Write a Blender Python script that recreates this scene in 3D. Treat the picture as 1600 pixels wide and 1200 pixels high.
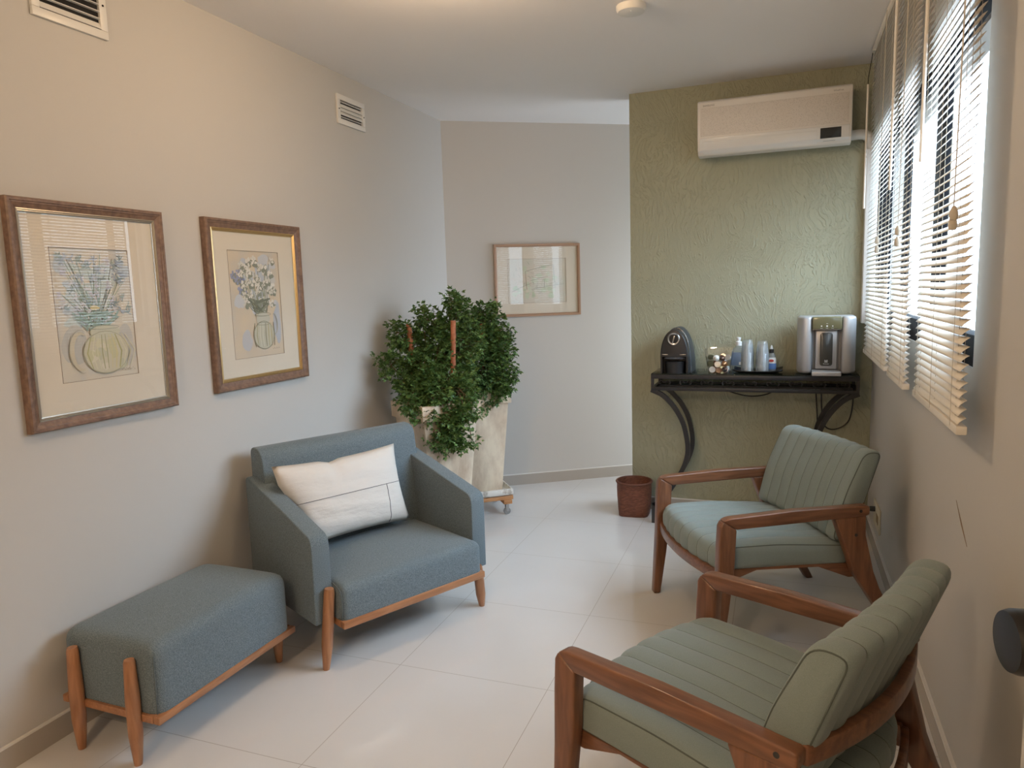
import bpy, bmesh, math, random
from mathutils import Vector, Matrix, noise
PI = math.pi
sin, cos = math.sin, math.cos
for o in list(bpy.data.objects):
    bpy.data.objects.remove(o)
SC = bpy.context.scene
COL = SC.collection

# ------------------------------------------------------------------ camera
H = 1.43
cam_d = bpy.data.cameras.new('camera')
cam = bpy.data.objects.new('camera', cam_d)
COL.objects.link(cam)
cam_d.sensor_width = 36.0
cam_d.lens = 1119.63 / 1600 * 36.0
cam_d.clip_start = 0.05
yaw, pitch, roll = math.radians(-21.0567), math.radians(7.3885), math.radians(-1.756)
fw = Vector((sin(yaw) * cos(pitch), cos(yaw) * cos(pitch), -sin(pitch)))
r0 = Vector((cos(yaw), -sin(yaw), 0))
u0 = r0.cross(fw)
cr = r0 * cos(roll) + u0 * sin(roll)
cu = -r0 * sin(roll) + u0 * cos(roll)
cam.matrix_world = Matrix(((cr.x, cu.x, -fw.x, 0), (cr.y, cu.y, -fw.y, 0), (cr.z, cu.z, -fw.z, H), (0, 0, 0, 1)))
SC.camera = cam

# ------------------------------------------------------------------ view, world, lights
SC.view_settings.view_transform = 'Standard'
SC.view_settings.look = 'None'
SC.view_settings.gamma = 1
SC.view_settings.use_curve_mapping = False
SC.view_settings.exposure = 0.0
SC.cycles.use_denoising = True
SC.cycles.max_bounces = 10
SC.cycles.diffuse_bounces = 6
SC.cycles.transparent_max_bounces = 24
SC.cycles.caustics_reflective = False
SC.cycles.caustics_refractive = False
SC.cycles.sample_clamp_indirect = 6

W_ = bpy.data.worlds.new('world')
SC.world = W_
W_.use_nodes = True
bg = W_.node_tree.nodes['Background']
nt_ = W_.node_tree
_tc = nt_.nodes.new('ShaderNodeTexCoord'); _sp = nt_.nodes.new('ShaderNodeSeparateXYZ'); _cr = nt_.nodes.new('ShaderNodeValToRGB'); _ma = nt_.nodes.new('ShaderNodeMath')
_ma.operation = 'MULTIPLY_ADD'; _ma.inputs[1].default_value = 0.5; _ma.inputs[2].default_value = 0.5
nt_.links.new(_tc.outputs['Generated'], _sp.inputs[0]); nt_.links.new(_sp.outputs[2], _ma.inputs[0]); nt_.links.new(_ma.outputs[0], _cr.inputs[0])
_cr.color_ramp.elements[0].position = 0.36; _cr.color_ramp.elements[0].color = (0.10, 0.11, 0.11, 1)   # ground
_cr.color_ramp.elements[1].position = 0.47; _cr.color_ramp.elements[1].color = (0.68, 0.84, 1.0, 1)    # overcast sky
nt_.links.new(_cr.outputs[0], bg.inputs[0])
bg.inputs[1].default_value = 8.0
sun_l = bpy.data.lights.new('sky_glow', 'SUN'); sun_l.energy = 18.0; sun_l.angle = math.radians(75); sun_l.color = (0.64, 0.82, 1.0)
sun_o = bpy.data.objects.new('sky_glow', sun_l); COL.objects.link(sun_o)
sun_o.rotation_euler = Vector((-1.0, -0.10, -0.98)).to_track_quat('-Z', 'Y').to_euler()

def area(name, loc, direction, size, size_y, power, color, portal=False, shape='RECTANGLE'):
    l = bpy.data.lights.new(name, 'AREA')
    l.shape = shape; l.size = size; l.size_y = size_y; l.energy = power; l.color = color
    o = bpy.data.objects.new(name, l); COL.objects.link(o)
    o.location = loc
    o.rotation_euler = Vector(direction).to_track_quat('-Z', 'Y').to_euler()
    if portal:
        l.cycles.is_portal = True
    return o
area('window_portal', (0.60, 3.40, 1.68), (-1, 0, 0), 2.25, 1.02, 1, (1, 1, 1), portal=True)
def bulb(name, loc, power, color, rad=0.09):
    l = bpy.data.lights.new(name, 'POINT'); l.energy = power; l.color = color; l.shadow_soft_size = rad
    o = bpy.data.objects.new(name, l); COL.objects.link(o); o.location = loc
bulb('lamp_middle', (-1.10, 2.30, 2.47), 22, (1.0, 0.70, 0.43))
bulb('lamp_entry', (-0.90, -0.85, 2.47), 62, (1.0, 0.71, 0.44), 0.07)

area('passage_daylight', (0.42, 5.35, 0.95), (-1, -0.1, -0.25), 1.1, 1.2, 46, (0.78, 0.88, 1.0))

# ------------------------------------------------------------------ helpers
MATS = {}
def mat(name, color, rough=0.6, metal=0.0, spec=0.5, nodes=None, coat=0.0, alpha=None, sheen=0.0):
    if name in MATS:
        return MATS[name]
    m = bpy.data.materials.new(name); m.use_nodes = True
    b = m.node_tree.nodes['Principled BSDF']
    b.inputs['Base Color'].default_value = (*color, 1)
    b.inputs['Roughness'].default_value = rough
    b.inputs['Metallic'].default_value = metal
    b.inputs['Specular IOR Level'].default_value = spec
    b.inputs['Coat Weight'].default_value = coat
    b.inputs['Sheen Weight'].default_value = sheen
    if nodes:
        nodes(m.node_tree, b)
    MATS[name] = m
    return m

def N(nt, t, **kw):
    n = nt.nodes.new(t)
    for k, v in kw.items():
        if k in n.inputs: n.inputs[k].default_value = v
        else: setattr(n, k, v)
    return n

def noise_bump(scale=200, strength=0.2, dist=0.001, detail=2, vec_scale=None, colvar=None):
    def f(nt, b):
        tc = N(nt, 'ShaderNodeTexCoord')
        mp = N(nt, 'ShaderNodeMapping')
        nt.links.new(tc.outputs['Object'], mp.inputs['Vector'])
        if vec_scale: mp.inputs['Scale'].default_value = vec_scale
        n = N(nt, 'ShaderNodeTexNoise', Scale=scale, Detail=detail)
        nt.links.new(mp.outputs[0], n.inputs['Vector'])
        bp = N(nt, 'ShaderNodeBump', Strength=strength, Distance=dist)
        nt.links.new(n.outputs['Fac'], bp.inputs['Height'])
        nt.links.new(bp.outputs[0], b.inputs['Normal'])
        if colvar:
            c1, c2, lo, hi = colvar
            cr_ = N(nt, 'ShaderNodeValToRGB')
            cr_.color_ramp.elements[0].position = lo; cr_.color_ramp.elements[1].position = hi
            cr_.color_ramp.elements[0].color = (*c1, 1); cr_.color_ramp.elements[1].color = (*c2, 1)
            nt.links.new(n.outputs['Fac'], cr_.inputs[0])
            nt.links.new(cr_.outputs[0], b.inputs['Base Color'])
    return f

def weave(c1, c2, scale=420, spec_col=None):
    def f(nt, b):
        tc = N(nt, 'ShaderNodeTexCoord')
        n = N(nt, 'ShaderNodeTexNoise', Scale=scale, Detail=3)
        n2 = N(nt, 'ShaderNodeTexVoronoi', Scale=scale * 0.5)
        nt.links.new(tc.outputs['Object'], n.inputs['Vector'])
        nt.links.new(tc.outputs['Object'], n2.inputs['Vector'])
        cr_ = N(nt, 'ShaderNodeValToRGB')
        e = cr_.color_ramp.elements
        e[0].position = 0.36; e[1].position = 0.62
        e[0].color = (*c1, 1); e[1].color = (*c2, 1)
        nt.links.new(n.outputs['Fac'], cr_.inputs[0])
        nt.links.new(cr_.outputs[0], b.inputs['Base Color'])
        bp = N(nt, 'ShaderNodeBump', Strength=0.35, Distance=0.0008)
        nt.links.new(n2.outputs['Distance'], bp.inputs['Height'])
        nt.links.new(bp.outputs[0], b.inputs['Normal'])
    return f

def wood(c1, c2, axis_scale=(30, 30, 2.5)):
    def f(nt, b):
        tc = N(nt, 'ShaderNodeTexCoord')
        mp = N(nt, 'ShaderNodeMapping'); mp.inputs['Scale'].default_value = axis_scale
        nt.links.new(tc.outputs['Object'], mp.inputs['Vector'])
        n = N(nt, 'ShaderNodeTexNoise', Scale=2.2, Detail=6, Distortion=0.6)
        nt.links.new(mp.outputs[0], n.inputs['Vector'])
        cr_ = N(nt, 'ShaderNodeValToRGB')
        e = cr_.color_ramp.elements
        e[0].position = 0.32; e[1].position = 0.68
        e[0].color = (*c1, 1); e[1].color = (*c2, 1)
        nt.links.new(n.outputs['Fac'], cr_.inputs[0])
        nt.links.new(cr_.outputs[0], b.inputs['Base Color'])
    return f

def clear_mat(name, tint=(1, 1, 1), ior=1.45, rough=0.0, opacity=0.0, body=(0.9, 0.93, 0.95)):
    if name in MATS: return MATS[name]
    m = bpy.data.materials.new(name); m.use_nodes = True
    nt = m.node_tree; nt.nodes.clear()
    out = N(nt, 'ShaderNodeOutputMaterial')
    tr = N(nt, 'ShaderNodeBsdfTransparent'); tr.inputs[0].default_value = (*tint, 1)
    gl = N(nt, 'ShaderNodeBsdfGlossy', Roughness=rough)
    lw = N(nt, 'ShaderNodeLayerWeight', Blend=0.5)
    pw_ = N(nt, 'ShaderNodeMath', operation='POWER'); pw_.inputs[1].default_value = 5.0
    nt.links.new(lw.outputs['Facing'], pw_.inputs[0])
    f0 = ((ior - 1) / (ior + 1)) ** 2
    fr = N(nt, 'ShaderNodeMath', operation='MULTIPLY_ADD'); fr.inputs[1].default_value = 1 - f0; fr.inputs[2].default_value = f0
    nt.links.new(pw_.outputs[0], fr.inputs[0])
    mx = N(nt, 'ShaderNodeMixShader')
    nt.links.new(fr.outputs[0], mx.inputs[0])
    last = tr
    if opacity > 0:
        df = N(nt, 'ShaderNodeBsdfDiffuse'); df.inputs[0].default_value = (*body, 1)
        tl = N(nt, 'ShaderNodeBsdfTranslucent'); tl.inputs[0].default_value = (*body, 1)
        m0 = N(nt, 'ShaderNodeMixShader'); m0.inputs[0].default_value = 0.5
        nt.links.new(df.outputs[0], m0.inputs[1]); nt.links.new(tl.outputs[0], m0.inputs[2])
        m1 = N(nt, 'ShaderNodeMixShader'); m1.inputs[0].default_value = opacity
        nt.links.new(tr.outputs[0], m1.inputs[1]); nt.links.new(m0.outputs[0], m1.inputs[2])
        last = m1
    nt.links.new(last.outputs[0], mx.inputs[1]); nt.links.new(gl.outputs[0], mx.inputs[2])
    nt.links.new(mx.outputs[0], out.inputs[0])
    MATS[name] = m
    return m

def obj(name, bm, m, parent=None, smooth=True, angle=40):
    me = bpy.data.meshes.new(name)
    bm.normal_update()
    bm.to_mesh(me); bm.free()
    for x in (m if isinstance(m, (list, tuple)) else [m]):
        me.materials.append(x)
    if smooth:
        me.polygons.foreach_set('use_smooth', [True] * len(me.polygons))
        me.set_sharp_from_angle(angle=math.radians(angle))
    o = bpy.data.objects.new(name, me); COL.objects.link(o)
    if parent: o.parent = parent
    return o

def tag(o, label, cat, group=None, kind=None):
    if label: o['label'] = label
    if cat: o['category'] = cat
    if group: o['group'] = group
    if kind: o['kind'] = kind
    return o

def thing(name, label, cat, loc=(0, 0, 0), rotz=0.0, group=None):
    o = bpy.data.objects.new(name, None); COL.objects.link(o)
    o.empty_display_size = 0.1
    o.location = loc; o.rotation_euler = (0, 0, rotz)
    return tag(o, label, cat, group)

def struct(name, bm, m, parent=None, smooth=False):
    o = obj(name, bm, m, parent, smooth)
    if parent is None: o['kind'] = 'structure'
    return o

def merge(bm, b2, mtx=None):
    if mtx is not None: b2.transform(mtx)
    me = bpy.data.meshes.new('tmp'); b2.to_mesh(me); b2.free()
    bm.from_mesh(me); bpy.data.meshes.remove(me)

def box(bm, x0, x1, y0, y1, z0, z1, bev=0.0, seg=2, mtx=None, mi=0):
    b = bmesh.new()
    bmesh.ops.create_cube(b, size=1)
    b.transform(Matrix.Translation(((x0 + x1) / 2, (y0 + y1) / 2, (z0 + z1) / 2)) @ Matrix.Diagonal((abs(x1 - x0), abs(y1 - y0), abs(z1 - z0), 1)))
    if bev > 0:
        bmesh.ops.bevel(b, geom=b.edges[:], offset=bev, segments=seg, profile=0.5, affect='EDGES', clamp_overlap=True)
    for f_ in b.faces: f_.material_index = mi
    merge(bm, b, mtx)

def lathe(bm, prof, seg=32, center=(0, 0, 0), mtx=None, caps=True):
    b = bmesh.new()
    rings = []
    for r, z in prof:
        if r < 1e-6:
            rings.append([b.verts.new((0, 0, z))])
        else:
            rings.append([b.verts.new((r * cos(2 * PI * k / seg), r * sin(2 * PI * k / seg), z)) for k in range(seg)])
    for a, c in zip(rings[:-1], rings[1:]):
        for k in range(seg):
            k2 = (k + 1) % seg
            if len(a) == 1 and len(c) == 1: continue
            if len(a) == 1: b.faces.new((a[0], c[k2], c[k]))
            elif len(c) == 1: b.faces.new((a[k], a[k2], c[0]))
            else: b.faces.new((a[k], a[k2], c[k2], c[k]))
    if caps:
        if len(rings[0]) > 1: b.faces.new(list(reversed(rings[0])))
        if len(rings[-1]) > 1: b.faces.new(rings[-1])
    bmesh.ops.recalc_face_normals(b, faces=b.faces[:])
    b.transform(Matrix.Translation(center))
    merge(bm, b, mtx)

def tube(bm, pts, rad, seg=8, closed=False, caps=True, flat=None):
    """tube along points; rad float or list. flat=(a,b): rectangular section a (side) x b (up)"""
    pts = [Vector(p) for p in pts]
    n = len(pts)
    rads = rad if isinstance(rad, (list, tuple)) else [rad] * n
    T = []
    for i in range(n):
        if closed: t = pts[(i + 1) % n] - pts[i - 1]
        else: t = pts[min(i + 1, n - 1)] - pts[max(i - 1, 0)]
        T.append(t.normalized())
    up = Vector((0, 0, 1))
    if abs(T[0].dot(up)) > 0.95: up = Vector((0, 1, 0)) if flat is None else Vector((0, 1, 0))
    nrm = (up - T[0] * up.dot(T[0])).normalized()
    rings = []
    for i in range(n):
        nrm = (nrm - T[i] * nrm.dot(T[i]))
        if nrm.length < 1e-6: nrm = T[i].orthogonal()
        nrm.normalize()
        bi = T[i].cross(nrm)
        if flat:
            a, c = flat
            ring = [bm.verts.new(pts[i] + bi * sx * a / 2 + nrm * sy * c / 2) for sx, sy in ((-1, -1), (1, -1), (1, 1), (-1, 1))]
        else:
            ring = [bm.verts.new(pts[i] + (nrm * cos(2 * PI * k / seg) + bi * sin(2 * PI * k / seg)) * rads[i]) for k in range(seg)]
        rings.append(ring)
    S = len(rings[0])
    rng = range(n) if closed else range(n - 1)
    for i in rng:
        a, c = rings[i], rings[(i + 1) % n]
        for k in range(S):
            bm.faces.new((a[k], a[(k + 1) % S], c[(k + 1) % S], c[k]))
    if caps and not closed:
        bm.faces.new(list(reversed(rings[0]))); bm.faces.new(rings[-1])
    bmesh.ops.recalc_face_normals(bm, faces=bm.faces[:])

def prism(bm, poly, x0, x1, bev=0.0, seg=3, mtx=None):
    """polygon in (y,z) extruded along x"""
    b = bmesh.new()
    a = [b.verts.new((x0, p[0], p[1])) for p in poly]
    c = [b.verts.new((x1, p[0], p[1])) for p in poly]
    n = len(poly)
    b.faces.new(a); b.faces.new(list(reversed(c)))
    for k in range(n):
        b.faces.new((a[k], c[k], c[(k + 1) % n], a[(k + 1) % n]))
    bmesh.ops.recalc_face_normals(b, faces=b.faces[:])
    if bev > 0:
        ed = [e for e in b.edges if e.calc_face_angle(0) > 0.35]
        bmesh.ops.bevel(b, geom=ed, offset=bev, segments=seg, profile=0.5, affect='EDGES', clamp_overlap=True)
    merge(bm, b, mtx)

def arcpts(c, r, a0, a1, n=6):
    return [(c[0] + r * cos(a0 + (a1 - a0) * k / n), c[1] + r * sin(a0 + (a1 - a0) * k / n)) for k in range(n + 1)]

def catmull(P, n=8):
    P = [Vector(p) for p in P]
    Q = [P[0] * 2 - P[1]] + P + [P[-1] * 2 - P[-2]]
    out = []
    for i in range(1, len(Q) - 2):
        for k in range(n):
            t = k / n
            out.append(0.5 * ((2 * Q[i]) + (-Q[i - 1] + Q[i + 1]) * t + (2 * Q[i - 1] - 5 * Q[i] + 4 * Q[i + 1] - Q[i + 2]) * t * t + (-Q[i - 1] + 3 * Q[i] - 3 * Q[i + 1] + Q[i + 2]) * t ** 3))
    out.append(P[-1])
    return out

_text_cache = {}
def text_mesh(bm, s, size, mtx, extrude=0.0003):
    cu_ = bpy.data.curves.new('txt', 'FONT'); cu_.body = s; cu_.size = size; cu_.extrude = extrude
    cu_.align_x = 'CENTER'; cu_.align_y = 'CENTER'
    o = bpy.data.objects.new('txt', cu_); COL.objects.link(o)
    dg = bpy.context.evaluated_depsgraph_get(); dg.update()
    me = bpy.data.meshes.new_from_object(o.evaluated_get(dg))
    b = bmesh.new(); b.from_mesh(me)
    bpy.data.objects.remove(o); bpy.data.curves.remove(cu_); bpy.data.meshes.remove(me)
    merge(bm, b, mtx)

def dup(o, parent=None):
    c = o.copy(); COL.objects.link(c)
    if parent is not None: c.parent = parent
    for ch in list(o.children): dup(ch, c)
    return c

# ------------------------------------------------------------------ materials
M_wall = mat('wall_paint', (0.535, 0.52, 0.495), 0.75, nodes=noise_bump(90, 0.10, 0.002, 4))
M_ceil = mat('ceiling_paint', (0.82, 0.80, 0.79), 0.85)
def green_nodes(nt, b):
    tc = N(nt, 'ShaderNodeTexCoord')
    nz = N(nt, 'ShaderNodeTexNoise', Scale=2.0, Detail=2)
    nt.links.new(tc.outputs['Object'], nz.inputs['Vector'])
    mixv = N(nt, 'ShaderNodeMixRGB'); mixv.blend_type = 'ADD'; mixv.inputs[0].default_value = 0.45
    nt.links.new(tc.outputs['Object'], mixv.inputs[1]); nt.links.new(nz.outputs['Color'], mixv.inputs[2])
    mp = N(nt, 'ShaderNodeMapping'); mp.inputs['Scale'].default_value = (26, 26, 3.2)
    nt.links.new(mixv.outputs[0], mp.inputs['Vector'])
    n = N(nt, 'ShaderNodeTexNoise', Scale=3.0, Detail=3, Distortion=1.2)
    nt.links.new(mp.outputs[0], n.inputs['Vector'])
    cr_ = N(nt, 'ShaderNodeValToRGB')
    cr_.color_ramp.elements[0].position = 0.50; cr_.color_ramp.elements[1].position = 0.66
    nt.links.new(n.outputs['Fac'], cr_.inputs[0])
    n3 = N(nt, 'ShaderNodeTexNoise', Scale=40, Detail=3)
    nt.links.new(tc.outputs['Object'], n3.inputs['Vector'])
    ad = N(nt, 'ShaderNodeMath', operation='MULTIPLY_ADD'); ad.inputs[1].default_value = 0.25
    nt.links.new(n3.outputs['Fac'], ad.inputs[0]); nt.links.new(cr_.outputs[0], ad.inputs[2])
    bp = N(nt, 'ShaderNodeBump', Strength=0.55, Distance=0.006)
    nt.links.new(ad.outputs[0], bp.inputs['Height'])
    nt.links.new(bp.outputs[0], b.inputs['Normal'])
M_green = mat('green_plaster', (0.34, 0.34, 0.24), 0.6, nodes=green_nodes)

def tile_nodes(px, py, ox, oy, rot, base, grout, g=0.0022):
    def f(nt, b):
        tc = N(nt, 'ShaderNodeTexCoord')
        mp = N(nt, 'ShaderNodeMapping')
        mp.inputs['Rotation'].default_value = (0, 0, rot)
        mp.inputs['Location'].default_value = (ox, oy, 0)
        nt.links.new(tc.outputs['Object'], mp.inputs['Vector'])
        sp = N(nt, 'ShaderNodeSeparateXYZ'); nt.links.new(mp.outputs[0], sp.inputs[0])
        ms = []
        for i, p in ((0, px), (1, py)):
            mo = N(nt, 'ShaderNodeMath', operation='PINGPONG'); mo.inputs[1].default_value = p / 2
            nt.links.new(sp.outputs[i], mo.inputs[0])
            lt = N(nt, 'ShaderNodeMath', operation='LESS_THAN'); lt.inputs[1].default_value = g / 2
            nt.links.new(mo.outputs[0], lt.inputs[0]); ms.append(lt)
        mx = N(nt, 'ShaderNodeMath', operation='MAXIMUM')
        nt.links.new(ms[0].outputs[0], mx.inputs[0]); nt.links.new(ms[1].outputs[0], mx.inputs[1])
        nz = N(nt, 'ShaderNodeTexNoise', Scale=3.0, Detail=4)
        nt.links.new(tc.outputs['Object'], nz.inputs['Vector'])
        c0 = N(nt, 'ShaderNodeMixRGB'); c0.inputs[1].default_value = (*base, 1)
        c0.inputs[2].default_value = (base[0] * 0.93, base[1] * 0.92, base[2] * 0.9, 1)
        nt.links.new(nz.outputs['Fac'], c0.inputs[0])
        c = N(nt, 'ShaderNodeMixRGB'); c.inputs[2].default_value = (*grout, 1)
        nt.links.new(mx.outputs[0], c.inputs[0]); nt.links.new(c0.outputs[0], c.inputs[1])
        nt.links.new(c.outputs[0], b.inputs['Base Color'])
        rm = N(nt, 'ShaderNodeMath', operation='MULTIPLY_ADD'); rm.inputs[1].default_value = 0.5; rm.inputs[2].default_value = 0.055
        nt.links.new(mx.outputs[0], rm.inputs[0]); nt.links.new(rm.outputs[0], b.inputs['Roughness'])
    return f
M_floor = mat('polished_porcelain', (0.6, 0.56, 0.52), 0.1, spec=0.5,
              nodes=tile_nodes(0.599, 0.6225, 0.757, -2.301, math.radians(-0.64), (0.69, 0.68, 0.675), (0.34, 0.31, 0.28)))
M_base = mat('baseboard_porcelain', (0.40, 0.365, 0.325), 0.2)
M_baselip = mat('baseboard_grout', (0.7, 0.68, 0.65), 0.6)
M_white = mat('white_paint_metal', (0.72, 0.71, 0.68), 0.35)
M_black = mat('black_void', (0.01, 0.01, 0.01), 0.9)
M_fabric = mat('teal_tweed', (0.13, 0.17, 0.18), 0.95, spec=0.15, sheen=0.15, nodes=weave((0.085, 0.115, 0.132), (0.178, 0.224, 0.252)))
M_sage = mat('sage_cloth', (0.2, 0.25, 0.24), 0.85, spec=0.2, sheen=0.15, nodes=noise_bump(900, 0.15, 0.0004, 2, colvar=((0.180, 0.226, 0.222), (0.235, 0.282, 0.275), 0.35, 0.65)))
M_sagepipe = mat('sage_seam', (0.085, 0.105, 0.096), 0.9)
M_wood = mat('walnut_wood', (0.3, 0.13, 0.05), 0.36, coat=0.25, nodes=wood((0.122, 0.050, 0.025), (0.225, 0.098, 0.048), (26, 2.5, 26)))
M_woodv = mat('walnut_wood_upright', (0.3, 0.13, 0.05), 0.36, coat=0.25, nodes=wood((0.122, 0.050, 0.025), (0.225, 0.098, 0.048), (26, 26, 2.5)))
M_tauari = mat('light_brown_wood', (0.4, 0.2, 0.09), 0.4, coat=0.15, nodes=wood((0.27, 0.118, 0.052), (0.43, 0.205, 0.098), (22, 22, 3)))
M_iron = mat('black_iron', (0.018, 0.018, 0.02), 0.35)
M_cable = mat('black_rubber', (0.012, 0.012, 0.012), 0.5)
M_glass = clear_mat('clear_glass')
M_picglass = clear_mat('picture_glass', ior=1.5)

# ------------------------------------------------------------------ room
XL, XR = -2.237, 0.462
YG = 4.535           # green wall face
XG = -0.922          # green wall free edge
CH = 2.60
YB = -1.3
K = 0.655            # slope of the slanted back wall
Y0B = 4.60          # where it meets the left wall
def yback(x): return Y0B + (x - XL) * K
YN = yback(XG)

bm = bmesh.new(); box(bm, XL - 0.3, XR + 0.3, YB - 0.2, 6.8, -0.1, 0); struct('floor', bm, M_floor)
bm = bmesh.new(); box(bm, XL - 0.3, XR + 0.3, YB - 0.2, 6.8, CH, CH + 0.1); struct('ceiling', bm, M_ceil)
bm = bmesh.new(); box(bm, XL - 0.15, XL, YB - 0.15, Y0B + 0.15, 0, CH); struct('wall_left', bm, M_wall)
bm = bmesh.new(); box(bm, XL - 0.15, XR + 0.16, YB - 0.15, YB, 0, CH); struct('wall_front', bm, M_wall)
bm = bmesh.new()
th = math.atan(K)
dvec = Vector((cos(th), sin(th), 0)); nvec = Vector((-sin(th), cos(th), 0))
Lb = (XG - XL) / cos(th)
mB = Matrix(((dvec.x, nvec.x, 0, XL), (dvec.y, nvec.y, 0, Y0B), (0, 0, 1, 0), (0, 0, 0, 1)))
box(bm, -0.1, Lb + 1.9, 0, 0.15, 0, CH, mtx=mB); struct('wall_back', bm, M_wall)
bm = bmesh.new(); box(bm, XG, XR + 0.16, YG, YG + 0.15, 0, CH); struct('wall_green', bm, M_green)
# right wall with the window opening
WY0, WY1, WZ0, WZ1 = 2.19, 4.50, 1.19, 2.17
bm = bmesh.new()
XO = XR + 0.15
box(bm, XR, XO, YB - 0.15, WY0, 0, CH)
box(bm, XR, XO, WY0, WY1, 0, WZ0)
box(bm, XR, XO, WY0, WY1, WZ1, CH)
box(bm, XR, XO, WY1, 6.6, 0, CH)
bmesh.ops.remove_doubles(bm, verts=bm.verts[:], dist=0.0001)
struct('wall_right', bm, M_wall)
# window
win = thing('window_1', None, None, ((XR + 0.024), (WY0 + WY1) / 2, WZ0)); win['kind'] = 'structure'
M_alu = mat('charcoal_aluminium', (0.010, 0.011, 0.014), 0.7, spec=0.15)
M_alul = mat('daylit_aluminium', (0.30, 0.33, 0.37), 0.4)  # paler copy of the frame metal: daylight on the near jamb put into the colour
cy, hy, hz = 0, (WY1 - WY0) / 2, WZ1 - WZ0
bm = bmesh.new()
box(bm, -0.018, 0.03, -hy, hy, 0, 0.085, 0.002)
box(bm, -0.018, 0.03, -hy, hy, hz - 0.03, hz, 0.002)
box(bm, -0.018, 0.03, hy - 0.02, hy, 0.085, hz - 0.03, 0.002)
obj('window_frame', bm, M_alu, win)
bm = bmesh.new(); box(bm, -0.018, 0.03, -hy, -hy + 0.020, 0.085, hz - 0.03, 0.002); o = obj('window_jamb', bm, M_alul, win)
for yc, w in ((2.835, 0.16), (3.60, 0.09), (4.20, 0.05), (4.40, 0.05)):
    bm = bmesh.new(); yy = yc - (WY0 + WY1) / 2
    box(bm, -0.014, 0.006, yy - w / 2, yy + w / 2, 0.085, hz - 0.03, 0.001); obj('window_stile', bm, M_alu, win)
bm = bmesh.new()
bm.faces.new([bm.verts.new((0.0, y_, z_)) for y_, z_ in ((-hy + 0.02, 0.07), (hy - 0.02, 0.07), (hy - 0.02, hz - 0.03), (-hy + 0.02, hz - 0.03))])
obj('window_glass', bm, M_glass, win, smooth=False)
# baseboards (porcelain strip with pale grout line on top)
BH, BT = 0.077, 0.011
def baseboard(name, x0, x1, y0, y1, mtx=None):
    t = bmesh.new(); box(t, x0, x1, y0, y1, 0, BH, mtx=mtx)
    o = struct(name, t, M_base)
    t = bmesh.new(); box(t, x0, x1, y0, y1, BH, BH + 0.006, mtx=mtx)
    obj('grout_line', t, M_baselip, o, smooth=False)
baseboard('baseboard_left', XL, XL + BT, YB, Y0B)
baseboard('baseboard_right', XR - BT, XR, YB, YG - BT)
baseboard('baseboard_green', XG, XR, YG - BT, YG)
baseboard('baseboard_back', 0.01, Lb + 1.6, -BT, 0, mB)

# ------------------------------------------------------------------ vents on the left wall
def vent(y0, y1, z0, z1, label, n, open_rows):
    w, h = y1 - y0, z1 - z0
    t = thing('wall_vent', label, 'vent', (XL, (y0 + y1) / 2, z0))
    bw = 0.028
    bm = bmesh.new()
    box(bm, 0, 0.012, -w / 2, w / 2, 0, bw, 0.002); box(bm, 0, 0.012, -w / 2, w / 2, h - bw, h, 0.002)
    box(bm, 0, 0.012, -w / 2, -w / 2 + bw, bw, h - bw, 0.002); box(bm, 0, 0.012, w / 2 - bw, w / 2, bw, h - bw, 0.002)
    obj('frame', bm, M_white, t)
    bm = bmesh.new(); box(bm, 0.0005, 0.002, -w / 2 + bw, w / 2 - bw, bw, h - bw); obj('backing', bm, M_black, t)
    for k in range(n):
        zc = bw + (h - 2 * bw) * (k + 0.5) / n
        a = -0.75 if k not in open_rows else -0.15
        bm = bmesh.new()
        L = 0.011 if k not in open_rows else 0.008
        mt = Matrix.Translation((0.009, 0, zc)) @ Matrix.Rotation(a, 4, 'Y')
        if k in open_rows:
            box(bm, -0.006, 0.004, -w / 2 + bw, w / 2 - bw, -0.0012, 0.0012, mtx=mt)
        else:
            box(bm, -0.0012, 0.0012, -w / 2 + bw, w / 2 - bw, -L, L, mtx=Matrix.Translation((0.008, 0, zc)) @ Matrix.Rotation(-0.45, 4, 'Y'))
        obj('slat', bm, M_white, t)
    for s in (-1, 1):
        bm = bmesh.new(); lathe(bm, [(0.0035, 0), (0.0035, 0.002), (0.002, 0.003)], 10, mtx=Matrix.Translation((0.012, s * (w / 2 - bw / 2), h / 2)) @ Matrix.Rotation(PI / 2, 4, 'Y'))
        obj('screw', bm, M_alu, t)
vent(1.697, 1.972, 2.338, 2.56, 'large white louvred air vent high on the left wall above the large framed picture', 7, (1, 2, 3, 4, 5, 6))
vent(3.352, 3.618, 2.338, 2.490, 'small white louvred air vent high on the wall near the back corner', 5, (4, 0))

# smoke detector
t = thing('smoke_detector', 'round white smoke detector on the ceiling', 'smoke detector', (-0.632, 3.165, CH))
bm = bmesh.new(); lathe(bm, [(0, 0), (0.062, 0), (0.062, -0.014), (0.056, -0.026), (0.03, -0.031), (0, -0.031)], 40); obj('housing', bm, mat('detector_white', (0.75, 0.73, 0.69), 0.5), t)
bm = bmesh.new(); lathe(bm, [(0, -0.030), (0.004, -0.031), (0.004, -0.034), (0, -0.036)], 12, center=(0.005, -0.03, 0.002)); obj('indicator', bm, mat('indicator_white', (0.9, 0.9, 0.88), 0.3), t)

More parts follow.
